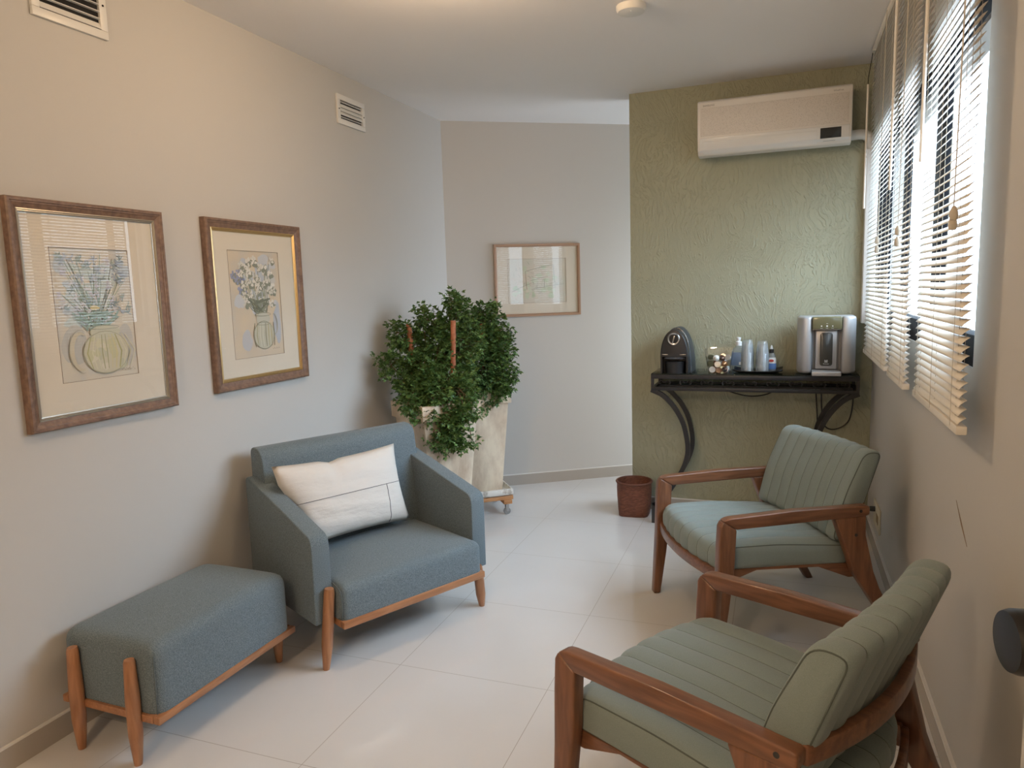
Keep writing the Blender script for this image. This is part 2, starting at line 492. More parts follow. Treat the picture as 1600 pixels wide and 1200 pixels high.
# ------------------------------------------------------------------ blinds
M_slat = mat('cream_slat', (0.80, 0.76, 0.69), 0.4)
M_cord = mat('cream_cord', (0.55, 0.50, 0.42), 0.8)
def blind(y0, y1, zb, label, wand_y, wand_zt, wand_zb, tassels, cord_ys, seed):
    rnd = random.Random(seed)
    w = y1 - y0
    t = thing('venetian_blind', label, 'blind', (0.398, (y0 + y1) / 2, zb), group=None)
    zt = CH - 0.004 - zb
    bm = bmesh.new(); box(bm, -0.014, 0.026, -w / 2, w / 2, zt - 0.028, zt, 0.002); obj('headrail', bm, M_slat, t)
    for s in (-0.4, 0.4):
        bm = bmesh.new(); box(bm, -0.02, 0.062, s * w - 0.012, s * w + 0.012, zt - 0.033, zt - 0.0285); obj('bracket', bm, M_white, t)
    bm = bmesh.new(); box(bm, -0.0115, 0.0125, -w / 2, w / 2, 0, 0.022, 0.003); obj('bottom_rail', bm, M_slat, t)
    sp = 0.0215
    n = int((zt - 0.028 - 0.034) / sp)
    bm = bmesh.new()
    ang = math.radians(41)
    zz = 0.034
    for k in range(n + 1):
        z = 0.034 + k * sp
        a = ang + rnd.uniform(-0.03, 0.03)
        sag = rnd.uniform(-0.0012, 0.0012)
        nx = 4
        rows = []
        for j in range(7):
            yj = -w / 2 + w * j / 6
            tw = a + 0.03 * sin(j * 1.3 + k * 0.4)
            row = []
            for i in range(nx + 1):
                s = -1 + 2 * i / nx
                px = s * 0.0125
                pz = 0.0016 * (1 - s * s)
                row.append(bm.verts.new((px * cos(tw) - pz * sin(tw), yj, z + sag * sin(j) + px * sin(tw) + pz * cos(tw))))
            rows.append(row)
        for j in range(6):
            for i in range(nx):
                bm.faces.new((rows[j][i], rows[j][i + 1], rows[j + 1][i + 1], rows[j + 1][i]))
    o = obj('slats', bm, M_slat, t)
    md = o.modifiers.new('s', 'SOLIDIFY'); md.thickness = 0.0006
    for cy_ in cord_ys:
        bm = bmesh.new()
        for dx in (-0.0125, 0.0125):
            tube(bm, [(dx, cy_ * w, 0.012), (dx, cy_ * w, zt - 0.03)], 0.0006, 5)
        tube(bm, [(0, cy_ * w + 0.008, 0.012), (0, cy_ * w + 0.008, zt - 0.03)], 0.0007, 5)
        obj('ladder_cord', bm, M_cord, t)
    yc = (y0 + y1) / 2
    bm = bmesh.new()
    tube(bm, [(-0.030, wand_y - yc, wand_zt - zb), (-0.032, wand_y - yc, wand_zb - zb)], 0.0052, 8)
    wd = obj('wand', bm, M_slat, t)
    bm = bmesh.new()
    tube(bm, [(-0.012, wand_y - yc, zt - 0.02), (-0.03, wand_y - yc, wand_zt + 0.03 - zb), (-0.03, wand_y - yc, wand_zt - zb)], 0.002, 6)
    obj('hook', bm, M_alu, wd)
    if tassels:
        ty, tzs = tassels
        bm = bmesh.new()
        for k, tz in enumerate(tzs):
            tube(bm, [(-0.018, ty - yc + 0.004 * k, zt - 0.02), (-0.026, ty - yc + 0.004 * k, tz + 0.02 - zb)], 0.0009, 5)
            tube(bm, [(-0.018, ty - yc + 0.004 * k + 0.012, zt - 0.02), (-0.026, ty - yc + 0.004 * k + 0.003, tz + 0.02 - zb)], 0.0009, 5)
        pc = obj('pull_cord', bm, M_cord, t)
        for k, tz in enumerate(tzs):
            bm = bmesh.new()
            lathe(bm, [(0, 0.024), (0.004, 0.022), (0.009, 0.010), (0.010, 0.0), (0.008, -0.010), (0, -0.012)], 14, center=(-0.026, ty - yc + 0.006 * k, tz - zb))
            obj('tassel', bm, M_cord, pc)
blind(1.968, 2.622, 1.052, 'widest cream venetian blind nearest the camera, its lower rail lowest in the picture', 2.50, 2.58, 1.775, (2.03, (1.578, 1.555)), (-0.40, 0.02, 0.40), 1)
blind(2.842, 3.275, 1.040, 'narrow middle cream venetian blind between the two wider ones', 3.20, 2.47, 1.775, (2.98, (1.60, 1.56)), (-0.36, 0.36), 2)
blind(3.372, 4.262, 1.045, 'farthest cream venetian blind beside the green wall', 4.23, 2.42, 1.80, (3.62, (1.60, 1.56)), (-0.40, 0.02, 0.40), 3)

# ------------------------------------------------------------------ air conditioner
M_acw = mat('ac_plastic', (0.70, 0.67, 0.63), 0.4)
M_acg = mat('ac_gloss', (0.74, 0.74, 0.73), 0.15)
def ac_panel(nt, b):
    tc = N(nt, 'ShaderNodeTexCoord')
    v = N(nt, 'ShaderNodeTexVoronoi', Scale=180)
    nt.links.new(tc.outputs['Object'], v.inputs['Vector'])
    cr_ = N(nt, 'ShaderNodeValToRGB')
    cr_.color_ramp.elements[0].position = 0.18; cr_.color_ramp.elements[1].position = 0.32
    cr_.color_ramp.elements[0].color = (0.42, 0.39, 0.36, 1); cr_.color_ramp.elements[1].color = (0.66, 0.62, 0.575, 1)
    nt.links.new(v.outputs['Distance'], cr_.inputs[0]); nt.links.new(cr_.outputs[0], b.inputs['Base Color'])
M_acp = mat('ac_perforated', (0.6, 0.57, 0.53), 0.5, nodes=ac_panel)
ax0, ax1, az0, az1 = -0.492, 0.307, 2.160, 2.462
acx = (ax0 + ax1) / 2; aw = ax1 - ax0; ah = az1 - az0
ac = thing('air_conditioner', 'white wall mounted split air conditioner high on the green wall', 'air conditioner', (acx, YG, az0))
# local: x width, y negative towards the room
prof = [(0, 0.02), (-0.11, 0.0), (-0.165, 0.004), (-0.195, 0.03), (-0.205, 0.085), (-0.208, 0.10), (-0.206, ah - 0.012), (-0.19, ah - 0.002), (-0.15, ah + 0.008), (-0.02, ah + 0.012), (0, ah)]
bm = bmesh.new(); prism(bm, prof, -aw / 2, aw / 2, 0.006, 3); obj('body', bm, M_acw, ac, angle=50)
bm = bmesh.new(); box(bm, -aw / 2 + 0.018, aw / 2 - 0.018, -0.2095, -0.200, 0.104, ah - 0.045, 0.001); obj('perforated_panel', bm, M_acp, ac)
bm = bmesh.new(); prism(bm, [(-0.165, 0.006), (-0.197, 0.03), (-0.2075, 0.085), (-0.2085, 0.094), (-0.19, 0.094), (-0.15, 0.02)], -aw / 2 + 0.012, aw / 2 - 0.012, 0.002, 2); lp = obj('lower_panel', bm, M_acg, ac)
bm = bmesh.new(); prism(bm, [(-0.1722, 0.010), (-0.1995, 0.033), (-0.2080, 0.076), (-0.200, 0.076), (-0.165, 0.02)], -aw / 2 + 0.03, aw / 2 - 0.17, 0.001, 1); obj('flap', bm, M_acg, lp)
bm = bmesh.new(); prism(bm, [(-0.2010, 0.034), (-0.2092, 0.085), (-0.20, 0.085), (-0.19, 0.03)], aw / 2 - 0.155, aw / 2 - 0.052, 0.001, 1); obj('display', bm, mat('ac_display', (0.02, 0.025, 0.03), 0.12), ac)
bm = bmesh.new(); box(bm, aw / 2 - 0.14, aw / 2 - 0.08, -0.203, -0.195, 0.020, 0.0225, mtx=Matrix.Translation((0, 0.018, 0))); obj('lower_slot', bm, M_black, ac)
M_actext = mat('ac_text', (0.30, 0.29, 0.28), 0.5)
RX = Matrix.Rotation(PI / 2, 4, 'X')
bm = bmesh.new(); text_mesh(bm, 'SAMSUNG', 0.014, Matrix.Translation((-aw / 2 + 0.062, -0.2072, ah - 0.032)) @ RX, 0.0004); obj('maker_mark', bm, M_actext, ac)
bm = bmesh.new(); text_mesh(bm, 'WindFree', 0.012, Matrix.Translation((aw / 2 - 0.07, -0.2072, ah - 0.030)) @ RX, 0.0004); obj('model_mark', bm, M_actext, ac)
t = thing('pipe_cover', 'white pipe cover running from the air conditioner down the corner of the green wall', 'pipe cover', (0.34, YG, 1.19))
bm = bmesh.new(); tube(bm, catmull([(-0.034, -0.05, 1.03), (0.03, -0.05, 1.03), (0.065, -0.045, 1.01), (0.078, -0.04, 0.97), (0.08, -0.038, 0.93)], 8), 0.027, 14); obj('elbow', bm, M_white, t)
bm = bmesh.new(); box(bm, 0.052, 0.115, -0.07, -0.001, 0.0, 0.95, 0.006, 3); obj('duct', bm, M_white, t)

# ------------------------------------------------------------------ console table
ct = thing('console_table', 'black wrought iron console table with glass top and curved legs against the green wall', 'table', (-0.186, 4.385, 0))
tx0, tx1, ty0, ty1 = -0.562, 0.562, -0.140, 0.142
ZT = 0.918
bm = bmesh.new()
e = 0.024
def rect_ring(bm, x0, x1, y0, y1, z0, z1, e):
    box(bm, x0, x1, y0, y0 + e, z0, z1, 0.001); box(bm, x0, x1, y1 - e, y1, z0, z1, 0.001)
    box(bm, x0, x0 + e, y0 + e, y1 - e, z0, z1, 0.001); box(bm, x1 - e, x1, y0 + e, y1 - e, z0, z1, 0.001)
rect_ring(bm, tx0, tx1, ty0, ty1, ZT - 0.030, ZT - 0.006, e)
obj('top_frame', bm, M_iron, ct)
bm = bmesh.new(); rect_ring(bm, tx0, tx1, ty0, ty1, ZT - 0.100, ZT - 0.080, e)
for xx, yy in ((tx0, ty0), (tx1 - e * .7, ty0), (tx0, ty1 - e * .7), (tx1 - e * .7, ty1 - e * .7)):
    box(bm, xx, xx + e * .7, yy, yy + e * .7, ZT - 0.080, ZT - 0.030)
obj('lower_frame', bm, M_iron, ct)
def dark_glass(nt, b):
    b.inputs['Coat Roughness'].default_value = 0.02
bm = bmesh.new(); box(bm, tx0 + 0.001, tx1 - 0.001, ty0 + 0.001, ty1 - 0.001, ZT - 0.006, ZT, 0.001)
obj('glass_top', bm, clear_mat('smoked_glass', tint=(0.45, 0.52, 0.50), ior=1.6), ct)
# scroll ornaments between the two frames
ns = 9
for k in range(ns):
    xc = tx0 + 0.08 + (tx1 - tx0 - 0.16) * k / (ns - 1)
    bm = bmesh.new()
    for s in (-1, 1):
        pts = []
        for j in range(15):
            a = j / 14 * 1.6 * PI
            rr = 0.018 * (1 - j / 18)
            pts.append((xc + s * (0.024 - rr * cos(a)), ty0 + 0.012, ZT - 0.055 + rr * sin(a)))
        tube(bm, pts, 0.0028, 6)
    obj('scroll_ornament', bm, M_iron, ct)
bm = bmesh.new(); box(bm, tx0 + 0.02, tx1 - 0.02, 0.02, 0.10, ZT - 0.098, ZT - 0.086); obj('inner_strip', bm, M_iron, ct)
legc = [(-0.562, 0.820), (-0.49, 0.785), (-0.425, 0.715), (-0.378, 0.63), (-0.355, 0.54), (-0.348, 0.46), (-0.362, 0.385), (-0.400, 0.30), (-0.450, 0.215), (-0.505, 0.145), (-0.552, 0.112)]
for s in (1, -1):
    for yy in (ty0 + 0.013, ty1 - 0.035):
        bm = bmesh.new()
        tube(bm, [(p.x, p.y, p.z) for p in catmull([(s * a if s == 1 else -a, yy, z) for a, z in legc], 5)], 0, flat=(0.022, 0.026))
        box(bm, min(s * 0.562, s * 0.542) if s < 0 else -0.562, max(-s * 0.0, 0.562) if s < 0 else -0.540, yy - 0.011, yy + 0.011, 0, 0.125) if s == 1 else box(bm, 0.540, 0.562, yy - 0.011, yy + 0.011, 0, 0.125)
        obj('leg', bm, M_iron, ct)
    bm = bmesh.new(); xs = -0.551 * s
    box(bm, xs - 0.008, xs + 0.008, ty0 + 0.013, ty1 - 0.035, 0.105, 0.122); obj('foot_bar', bm, M_iron, ct)

# cables under the table
def cable(label, pts, r=0.004):
    bm = bmesh.new(); tube(bm, catmull(pts, 8), r, 8)
    return tag(obj('power_cable', bm, M_cable), label, 'cable')
cable('black cable sagging in a shallow arc under the middle of the console table', [(-0.37, 4.47, 0.822), (-0.31, 4.485, 0.785), (-0.20, 4.49, 0.76), (-0.10, 4.485, 0.775), (-0.03, 4.47, 0.822)])
cable('black cable hanging in a loop under the right end of the console table', [(0.36, 4.46, 0.822), (0.362, 4.48, 0.72), (0.34, 4.49, 0.62), (0.27, 4.49, 0.575), (0.215, 4.488, 0.60), (0.20, 4.487, 0.70), (0.195, 4.47, 0.822)])
cable('black cable dropping straight to the floor behind the console table leg', [(0.165, 4.47, 0.822), (0.18, 4.49, 0.6), (0.19, 4.49, 0.3), (0.17, 4.49, 0.05), (0.10, 4.48, 0.006), (-0.1, 4.47, 0.006), (-0.3, 4.46, 0.006)])

# ------------------------------------------------------------------ coffee machine
M_bp = mat('black_plastic', (0.016, 0.016, 0.018), 0.35)
M_bpm = mat('black_metal_side', (0.035, 0.040, 0.046), 0.4)
M_chrome = mat('brushed_chrome', (0.55, 0.55, 0.55), 0.25, metal=1.0)
cm = thing('coffee_machine', 'small black domed capsule coffee machine at the left end of the console table', 'coffee machine', (-0.612, 4.375, ZT), rotz=math.radians(-2))
def arch(w, h, n=16, z0=0.0, p=1.7):
    pts = [(-w, z0)]
    for k in range(n + 1):
        a = PI - PI * k / n
        cx, sz = cos(a), sin(a)
        pts.append((w * (abs(cx) ** 1.0) * (1 if cx > 0 else -1), z0 + (h - z0) * sz ** 0.93))
    pts.append((w, z0))
    return pts
def slab_arch(bm, w, h, y0, y1, z0, bev):
    poly = arch(w, h, 20, z0)
    b = bmesh.new(); prism(b, poly, y0, y1, bev, 3)
    # prism extrudes on x with (y,z) polygon -> rotate to extrude along y
    merge(bm, b, Matrix(((0, 1, 0, 0), (1, 0, 0, 0), (0, 0, 1, 0), (0, 0, 0, 1))))
    bmesh.ops.recalc_face_normals(bm, faces=bm.faces[:])
bm = bmesh.new(); slab_arch(bm, 0.093, 0.268, -0.045, 0.115, 0, 0.012); obj('body', bm, M_bpm, cm, angle=60)
bm = bmesh.new(); slab_arch(bm, 0.080, 0.258, -0.110, -0.040, 0.098, 0.006); obj('front_cover', bm, M_bp, cm, angle=60)
bm = bmesh.new(); box(bm, -0.080, 0.080, -0.047, -0.035, 0, 0.10); 
box(bm, -0.080, -0.070, -0.105, -0.045, 0, 0.10); box(bm, 0.070, 0.080, -0.105, -0.045, 0, 0.10); obj('niche', bm, M_bp, cm)
bm = bmesh.new(); lathe(bm, [(0, 0.0), (0.058, 0.0), (0.060, 0.05), (0.062, 0.070), (0, 0.070)], 32, center=(0, -0.060, 0.0)); obj('drip_tray', bm, M_bp, cm)
bm = bmesh.new(); lathe(bm, [(0, 0.086), (0.074, 0.086), (0.076, 0.092), (0.070, 0.096), (0, 0.096)], 32, mtx=Matrix.Translation((0, -0.068, 0)) @ Matrix.Diagonal((1, 0.7, 1, 1))); obj('cup_ledge', bm, mat('dark_chrome', (0.12, 0.12, 0.13), 0.25, metal=0.6), cm)
MR = Matrix.Rotation(PI / 2, 4, 'X')
bm = bmesh.new(); lathe(bm, [(0.027, 0), (0.036, 0), (0.036, 0.008), (0.033, 0.010), (0.027, 0.008)], 36, mtx=Matrix.Translation((0.0, -0.110, 0.205)) @ MR, caps=False); obj('dial_ring', bm, M_chrome, cm)
bm = bmesh.new(); lathe(bm, [(0, 0), (0.027, 0), (0.027, 0.004), (0, 0.006)], 28, mtx=Matrix.Translation((0.0, -0.110, 0.205)) @ MR); dl = obj('dial', bm, M_bp, cm)
bm = bmesh.new(); box(bm, -0.004, 0.004, -0.005, 0.0, -0.026, 0.022, 0.002, mtx=Matrix.Translation((0.0, -0.117, 0.203)) @ Matrix.Rotation(0.25, 4, 'Y')); obj('lever', bm, M_chrome, dl)
for s in (-1, 1):
    bm = bmesh.new(); box(bm, s * 0.052 - 0.018, s * 0.052 + 0.018, -0.114, -0.108, 0.110, 0.114, 0.001); obj('cup_button', bm, M_chrome, cm)
bm = bmesh.new()
for sgn in (1,):
    pts = [(0.0 + 0.080 * sin(a) * 1.0, -0.055, 0.098 + 0.168 * cos(a) ** 0.85 if cos(a) > 0 else 0.098) for a in [k / 14 * 1.35 + 0.12 for k in range(15)]]
    tube(bm, pts, 0.0028, 6)
obj('trim_line', bm, M_chrome, cm)

# ------------------------------------------------------------------ capsule box and capsules
M_acr = clear_mat('acrylic', tint=(0.985, 0.992, 0.99), ior=1.5)
cbx, cby = -0.362, 4.330
cb = tag(None or bpy.data.objects.new('capsule_box', None), 'clear acrylic box holding coffee capsules beside the coffee machine', 'container')
COL.objects.link(cb); cb.location = (cbx, cby, ZT)
b0, b1, bh = 0.056, 0.080, 0.142
def frustum_walls(bm, a, b_, h, t):
    cs = [(-1, -1), (1, -1), (1, 1), (-1, 1)]
    for k in range(4):
        p, q = cs[k], cs[(k + 1) % 4]
        P = [(p[0] * a, p[1] * a, 0), (q[0] * a, q[1] * a, 0), (q[0] * b_, q[1] * b_, h), (p[0] * b_, p[1] * b_, h)]
        bm.faces.new([bm.verts.new(v) for v in P])
bm = bmesh.new(); frustum_walls(bm, b0, b1, bh, 0.003)
o = obj('walls', bm, M_acr, cb, smooth=False)
md = o.modifiers.new('s', 'SOLIDIFY'); md.thickness = 0.002; md.offset = -1
bm = bmesh.new(); box(bm, -b0, b0, -b0, b0, 0, 0.004); obj('base', bm, M_acr, cb)
caps_cols = {'silver': (0.62, 0.62, 0.62), 'copper': (0.42, 0.20, 0.09), 'white': (0.85, 0.86, 0.86), 'brown': (0.10, 0.05, 0.035), 'gold': (0.50, 0.36, 0.17), 'olive': (0.20, 0.21, 0.13), 'black': (0.03, 0.03, 0.035)}
rc = random.Random(5)
def capsule_mesh(color):
    b = bmesh.new(); lathe(b, [(0, 0), (0.0175, 0), (0.0185, 0.001), (0.0150, 0.002), (0.0125, 0.018), (0.008, 0.024), (0, 0.0255)], 18)
    return b
spots = []
lay = [('silver', -.030, -.034, .022), ('copper', 0.0, -.030, .019), ('brown', .026, -.030, .021), ('copper', -.026, .012, .018), ('gold', .012, .014, .019), ('silver', .034, .016, .022),
       ('olive', -.038, -.026, .056), ('silver', -.006, -.034, .052), ('copper', .026, -.034, .056), ('brown', -.020, .016, .052), ('silver', .018, .018, .054), ('white', -.012, -.038, .088),
       ('olive', -.040, .006, .088), ('silver', .038, -.030, .090), ('brown', .014, -.016, .086), ('copper', .016, .022, .090)]
protos = {}
for i, (c, px, py, pz) in enumerate(lay):
    if c not in protos:
        o = obj('coffee_capsule', capsule_mesh(c), mat('capsule_' + c, caps_cols[c], 0.3, metal=0.0 if c in ('white', 'black') else 0.7)); protos[c] = o
    else:
        o = protos[c].copy(); COL.objects.link(o)
    d = Vector((rc.uniform(-.5, .5), -1.0, rc.uniform(-.5, .6)))
    if i % 3 == 2: d = -d
    o.rotation_euler = (-d).to_track_quat('Z', 'Y').to_euler()
    o.location = (cbx + px * 1.25, cby + py * 1.15, ZT + pz * 1.04)
    names = {'white': 'white foil coffee capsule lying on top of the heap in the clear box'}
    if c == 'white': tag(o, names[c], 'coffee capsule', 'coffee capsules in the acrylic box')
    else: tag(o, '%s coloured coffee capsule among the heap in the clear acrylic box' % c, 'coffee capsule', 'coffee capsules in the acrylic box')

# ------------------------------------------------------------------ sanitiser bottle
M_gelb = clear_mat('gel_bottle', tint=(0.93, 0.96, 1.0), ior=1.4, opacity=0.16, body=(0.8, 0.86, 0.95))
M_lblue = mat('label_blue', (0.10, 0.20, 0.45), 0.5)
M_lwhite = mat('label_white', (0.80, 0.80, 0.80), 0.5)
t = thing('sanitizer_bottle', 'clear gel sanitizer bottle with a white pump cap behind the capsule box', 'bottle', (-0.264, 4.470, ZT))
S = Matrix.Diagonal((1, 0.62, 1, 1))
bm = bmesh.new(); lathe(bm, [(0, 0), (0.037, 0), (0.040, 0.005), (0.040, 0.112), (0.034, 0.130), (0.016, 0.142), (0.013, 0.150), (0, 0.150)], 28, mtx=S); obj('bottle_body', bm, M_gelb, t)
bm = bmesh.new(); lathe(bm, [(0.0405, 0.030), (0.0408, 0.031), (0.0408, 0.105), (0.0405, 0.106)], 28, mtx=S, caps=False); lb = obj('label', bm, clear_mat('printed_film', tint=(0.80, 0.87, 0.98), opacity=0.35, body=(0.45, 0.55, 0.78)), t)
bm = bmesh.new(); box(bm, 0.004, 0.030, -0.0275, -0.0255, 0.036, 0.052); obj('label_panel', bm, M_lwhite, lb)
bm = bmesh.new(); lathe(bm, [(0, 0.148), (0.018, 0.148), (0.018, 0.172), (0.009, 0.176), (0.009, 0.182), (0.013, 0.184), (0.013, 0.197), (0, 0.199)], 20); obj('pump_cap', bm, mat('cap_white', (0.8, 0.81, 0.82), 0.35), t)

# ------------------------------------------------------------------ tray, cups, sweetener
tr = thing('serving_tray', 'black square tray with upturned corners under the stacks of plastic cups', 'tray', (-0.150, 4.348, ZT))
bm = bmesh.new()
n = 12; hw = 0.135; g = []
for i in range(n + 1):
    row = []
    for j in range(n + 1):
        x = -1 + 2 * i / n; y = -1 + 2 * j / n
        m_ = max(abs(x), abs(y)); lift = 0.014 * max(0, (m_ - 0.55) / 0.45) ** 1.3 + 0.012 * (abs(x * y)) ** 4
        row.append(bm.verts.new((x * hw, y * hw * 0.64, 0.0015 + lift)))
    g.append(row)
for i in range(n):
    for j in range(n):
        bm.faces.new((g[i][j], g[i + 1][j], g[i + 1][j + 1], g[i][j + 1]))
o = obj('dish', bm, mat('tray_black', (0.012, 0.012, 0.013), 0.2), tr)
md = o.modifiers.new('s', 'SOLIDIFY'); md.thickness = 0.003; md.offset = 1
M_cup = clear_mat('cup_plastic', tint=(0.975, 0.985, 0.99), ior=1.45, rough=0.12, opacity=0.11, body=(0.9, 0.92, 0.94))
def cup_bm():
    b = bmesh.new()
    lathe(b, [(0.0365, 0), (0.0375, 0.001), (0.0365, 0.003), (0.034, 0.02), (0.030, 0.055), (0.0265, 0.078), (0.0255, 0.080), (0, 0.079)], 28, caps=False)
    return b
cup0 = obj('plastic_cup', cup_bm(), M_cup)
first = True
for (cx_, cy_, nn, side) in ((-0.208, 4.352, 16, 'left taller'), (-0.126, 4.345, 15, 'right shorter')):
    for k in range(nn):
        c = cup0 if first else cup0.copy()
        if not first: COL.objects.link(c)
        first = False
        c.location = (cx_, cy_, ZT + 0.0054 + k * 0.0072)
        c.rotation_euler = (0, 0, k * 0.7)
        if k == nn - 1: lab = 'clear plastic cup, topmost of the %s upside-down stack on the black tray' % side
        else: lab = 'clear plastic cup nested within the %s upside-down stack on the black tray' % side
        tag(c, lab, 'cup', 'plastic cups, %s stack' % side)
t = thing('sweetener_bottle', 'small sweetener bottle with black neck, white tip and blue label behind the cups', 'bottle', (-0.078, 4.405, ZT + 0.0048))
SS = Matrix.Diagonal((1, 0.7, 1, 1))
bm = bmesh.new(); lathe(bm, [(0, 0), (0.024, 0), (0.026, 0.004), (0.026, 0.06), (0.022, 0.090), (0.013, 0.108), (0, 0.110)], 24, mtx=SS); obj('bottle_body', bm, clear_mat('sweetener_clear', tint=(0.9, 0.93, 0.97), opacity=0.3), t)
bm = bmesh.new(); lathe(bm, [(0.0265, 0.012), (0.0268, 0.013), (0.0268, 0.045), (0.0265, 0.046)], 24, mtx=SS, caps=False); obj('label', bm, M_lblue, t)
bm = bmesh.new(); lathe(bm, [(0.0265, 0.0461), (0.0268, 0.047), (0.0262, 0.064), (0.024, 0.080)], 24, mtx=SS, caps=False); lb = obj('upper_label', bm, M_lwhite, t)
bm = bmesh.new(); lathe(bm, [(0, 0), (0.013, 0), (0.013, 0.001), (0, 0.001)], 20, mtx=Matrix.Translation((0, -0.0195, 0.062)) @ Matrix.Rotation(PI / 2, 4, 'X') @ Matrix.Diagonal((1.1, 0.6, 1, 1))); obj('red_oval', bm, mat('label_red', (0.55, 0.06, 0.04), 0.5), lb)
bm = bmesh.new(); lathe(bm, [(0, 0.106), (0.013, 0.106), (0.013, 0.126), (0.008, 0.129), (0, 0.129)], 20); obj('neck', bm, M_bp, t)
bm = bmesh.new(); lathe(bm, [(0, 0.128), (0.008, 0.128), (0.006, 0.140), (0.003, 0.150), (0, 0.151)], 16); obj('tip', bm, MATS['cap_white'], t)

# ------------------------------------------------------------------ water purifier
M_silver = mat('silver_plastic', (0.42, 0.42, 0.43), 0.32, metal=0.35)
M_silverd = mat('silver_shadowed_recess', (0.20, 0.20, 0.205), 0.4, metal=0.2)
wp = thing('water_purifier', 'silver countertop water purifier at the right end of the console table', 'water purifier', (0.208, 4.385, ZT))
w2, hh = 0.150, 0.322
def plan_prism(bm, pts, z0, z1, bev):
    b = bmesh.new(); prism(b, pts, z0, z1, bev, 3)
    # (x=z, y=px, z=py) -> want (px,py,z)
    merge(bm, b, Matrix(((0, 1, 0, 0), (0, 0, 1, 0), (1, 0, 0, 0), (0, 0, 0, 1))))
    bmesh.ops.recalc_face_normals(bm, faces=bm.faces[:])
bm = bmesh.new()
plan_prism(bm, [(-w2, 0.10), (-w2, -0.06), (-w2 + 0.03, -0.105), (-0.076, -0.105), (-0.076, -0.05), (0.076, -0.05), (0.076, -0.105), (w2 - 0.03, -0.105), (w2, -0.06), (w2, 0.10)], 0.006, hh, 0.016)
obj('body', bm, M_silver, wp, angle=50)
bm = bmesh.new(); box(bm, -0.0745, 0.0745, -0.110, -0.04, hh - 0.070, hh - 0.002, 0.006, 3); pn = obj('control_panel', bm, mat('olive_gloss_panel', (0.14, 0.13, 0.07), 0.15), wp)
bm = bmesh.new(); box(bm, -0.0745, 0.0745, -0.1105, -0.1065, hh - 0.0725, hh - 0.0695); obj('panel_edge', bm, M_chrome, pn)
M_mark = mat('white_marking', (0.8, 0.8, 0.8), 0.4)
for k in (-1, 0, 1):
    bm = bmesh.new(); lathe(bm, [(0, 0), (0.0045 if k == 0 else 0.0035, 0), (0.0045 if k == 0 else 0.0035, 0.0006), (0, 0.0006)], 12, mtx=Matrix.Translation((k * 0.028, -0.1100, hh - 0.052)) @ MR)
    box(bm, k * 0.028 - 0.006, k * 0.028 + 0.006, -0.1106, -0.1100, hh - 0.0645, hh - 0.0632)
    if k == 0: box(bm, -0.004, 0.004, -0.1106, -0.1100, hh - 0.039, hh - 0.0375)
    obj('button_mark', bm, M_mark, pn)
bm = bmesh.new(); box(bm, -0.076, 0.076, -0.052, -0.045, 0.0, hh - 0.06); obj('recess', bm, M_silverd, wp)
bm = bmesh.new(); box(bm, -0.055, 0.055, -0.072, -0.05, 0.03, hh - 0.075, 0.005); cp = obj('centre_plate', bm, M_silver, wp)
bm = bmesh.new()
poly = arcpts((0.018, hh - 0.105), 0.014, 0, PI / 2) + arcpts((-0.018, hh - 0.105), 0.014, PI / 2, PI) + arcpts((-0.018, 0.062), 0.014, PI, 1.5 * PI) + arcpts((0.018, 0.062), 0.014, 1.5 * PI, 2 * PI)
b = bmesh.new(); prism(b, poly, -0.084, -0.070, 0.003, 2); merge(bm, b, Matrix(((0, 1, 0, 0), (1, 0, 0, 0), (0, 0, 1, 0), (0, 0, 0, 1)))); bmesh.ops.recalc_face_normals(bm, faces=bm.faces[:])
pd = obj('dispenser_paddle', bm, mat('graphite_gloss', (0.045, 0.043, 0.038), 0.18), cp)
bm = bmesh.new()
for (x0_, x1_, z0_, z1_) in ((-0.0075, -0.006, 0.0, 0.013), (0.006, 0.0075, 0.0, 0.013), (-0.0075, 0.0075, 0, 0.0014), (-0.0075, -0.003, 0.0116, 0.013), (0.003, 0.0075, 0.0116, 0.013)):
    box(bm, x0_, x1_, -0.0849, -0.0842, 0.068 + z0_, 0.068 + z1_)
for a in (0.72, -0.72):
    box(bm, -0.0008, 0.0008, -0.0849, -0.0842, -0.0065, 0.0065, mtx=Matrix.Translation((0, 0, 0.0748)) @ Matrix.Rotation(a, 4, 'Y'))
text_mesh(bm, 'Electrolux', 0.007, Matrix.Translation((0, -0.0845, 0.060)) @ RX, 0.0003)
obj('emblem', bm, M_mark, pd)
bm = bmesh.new(); box(bm, -0.074, 0.074, -0.165, -0.052, 0.0, 0.024, 0.005, 3); obj('drip_tray', bm, M_silver, wp)

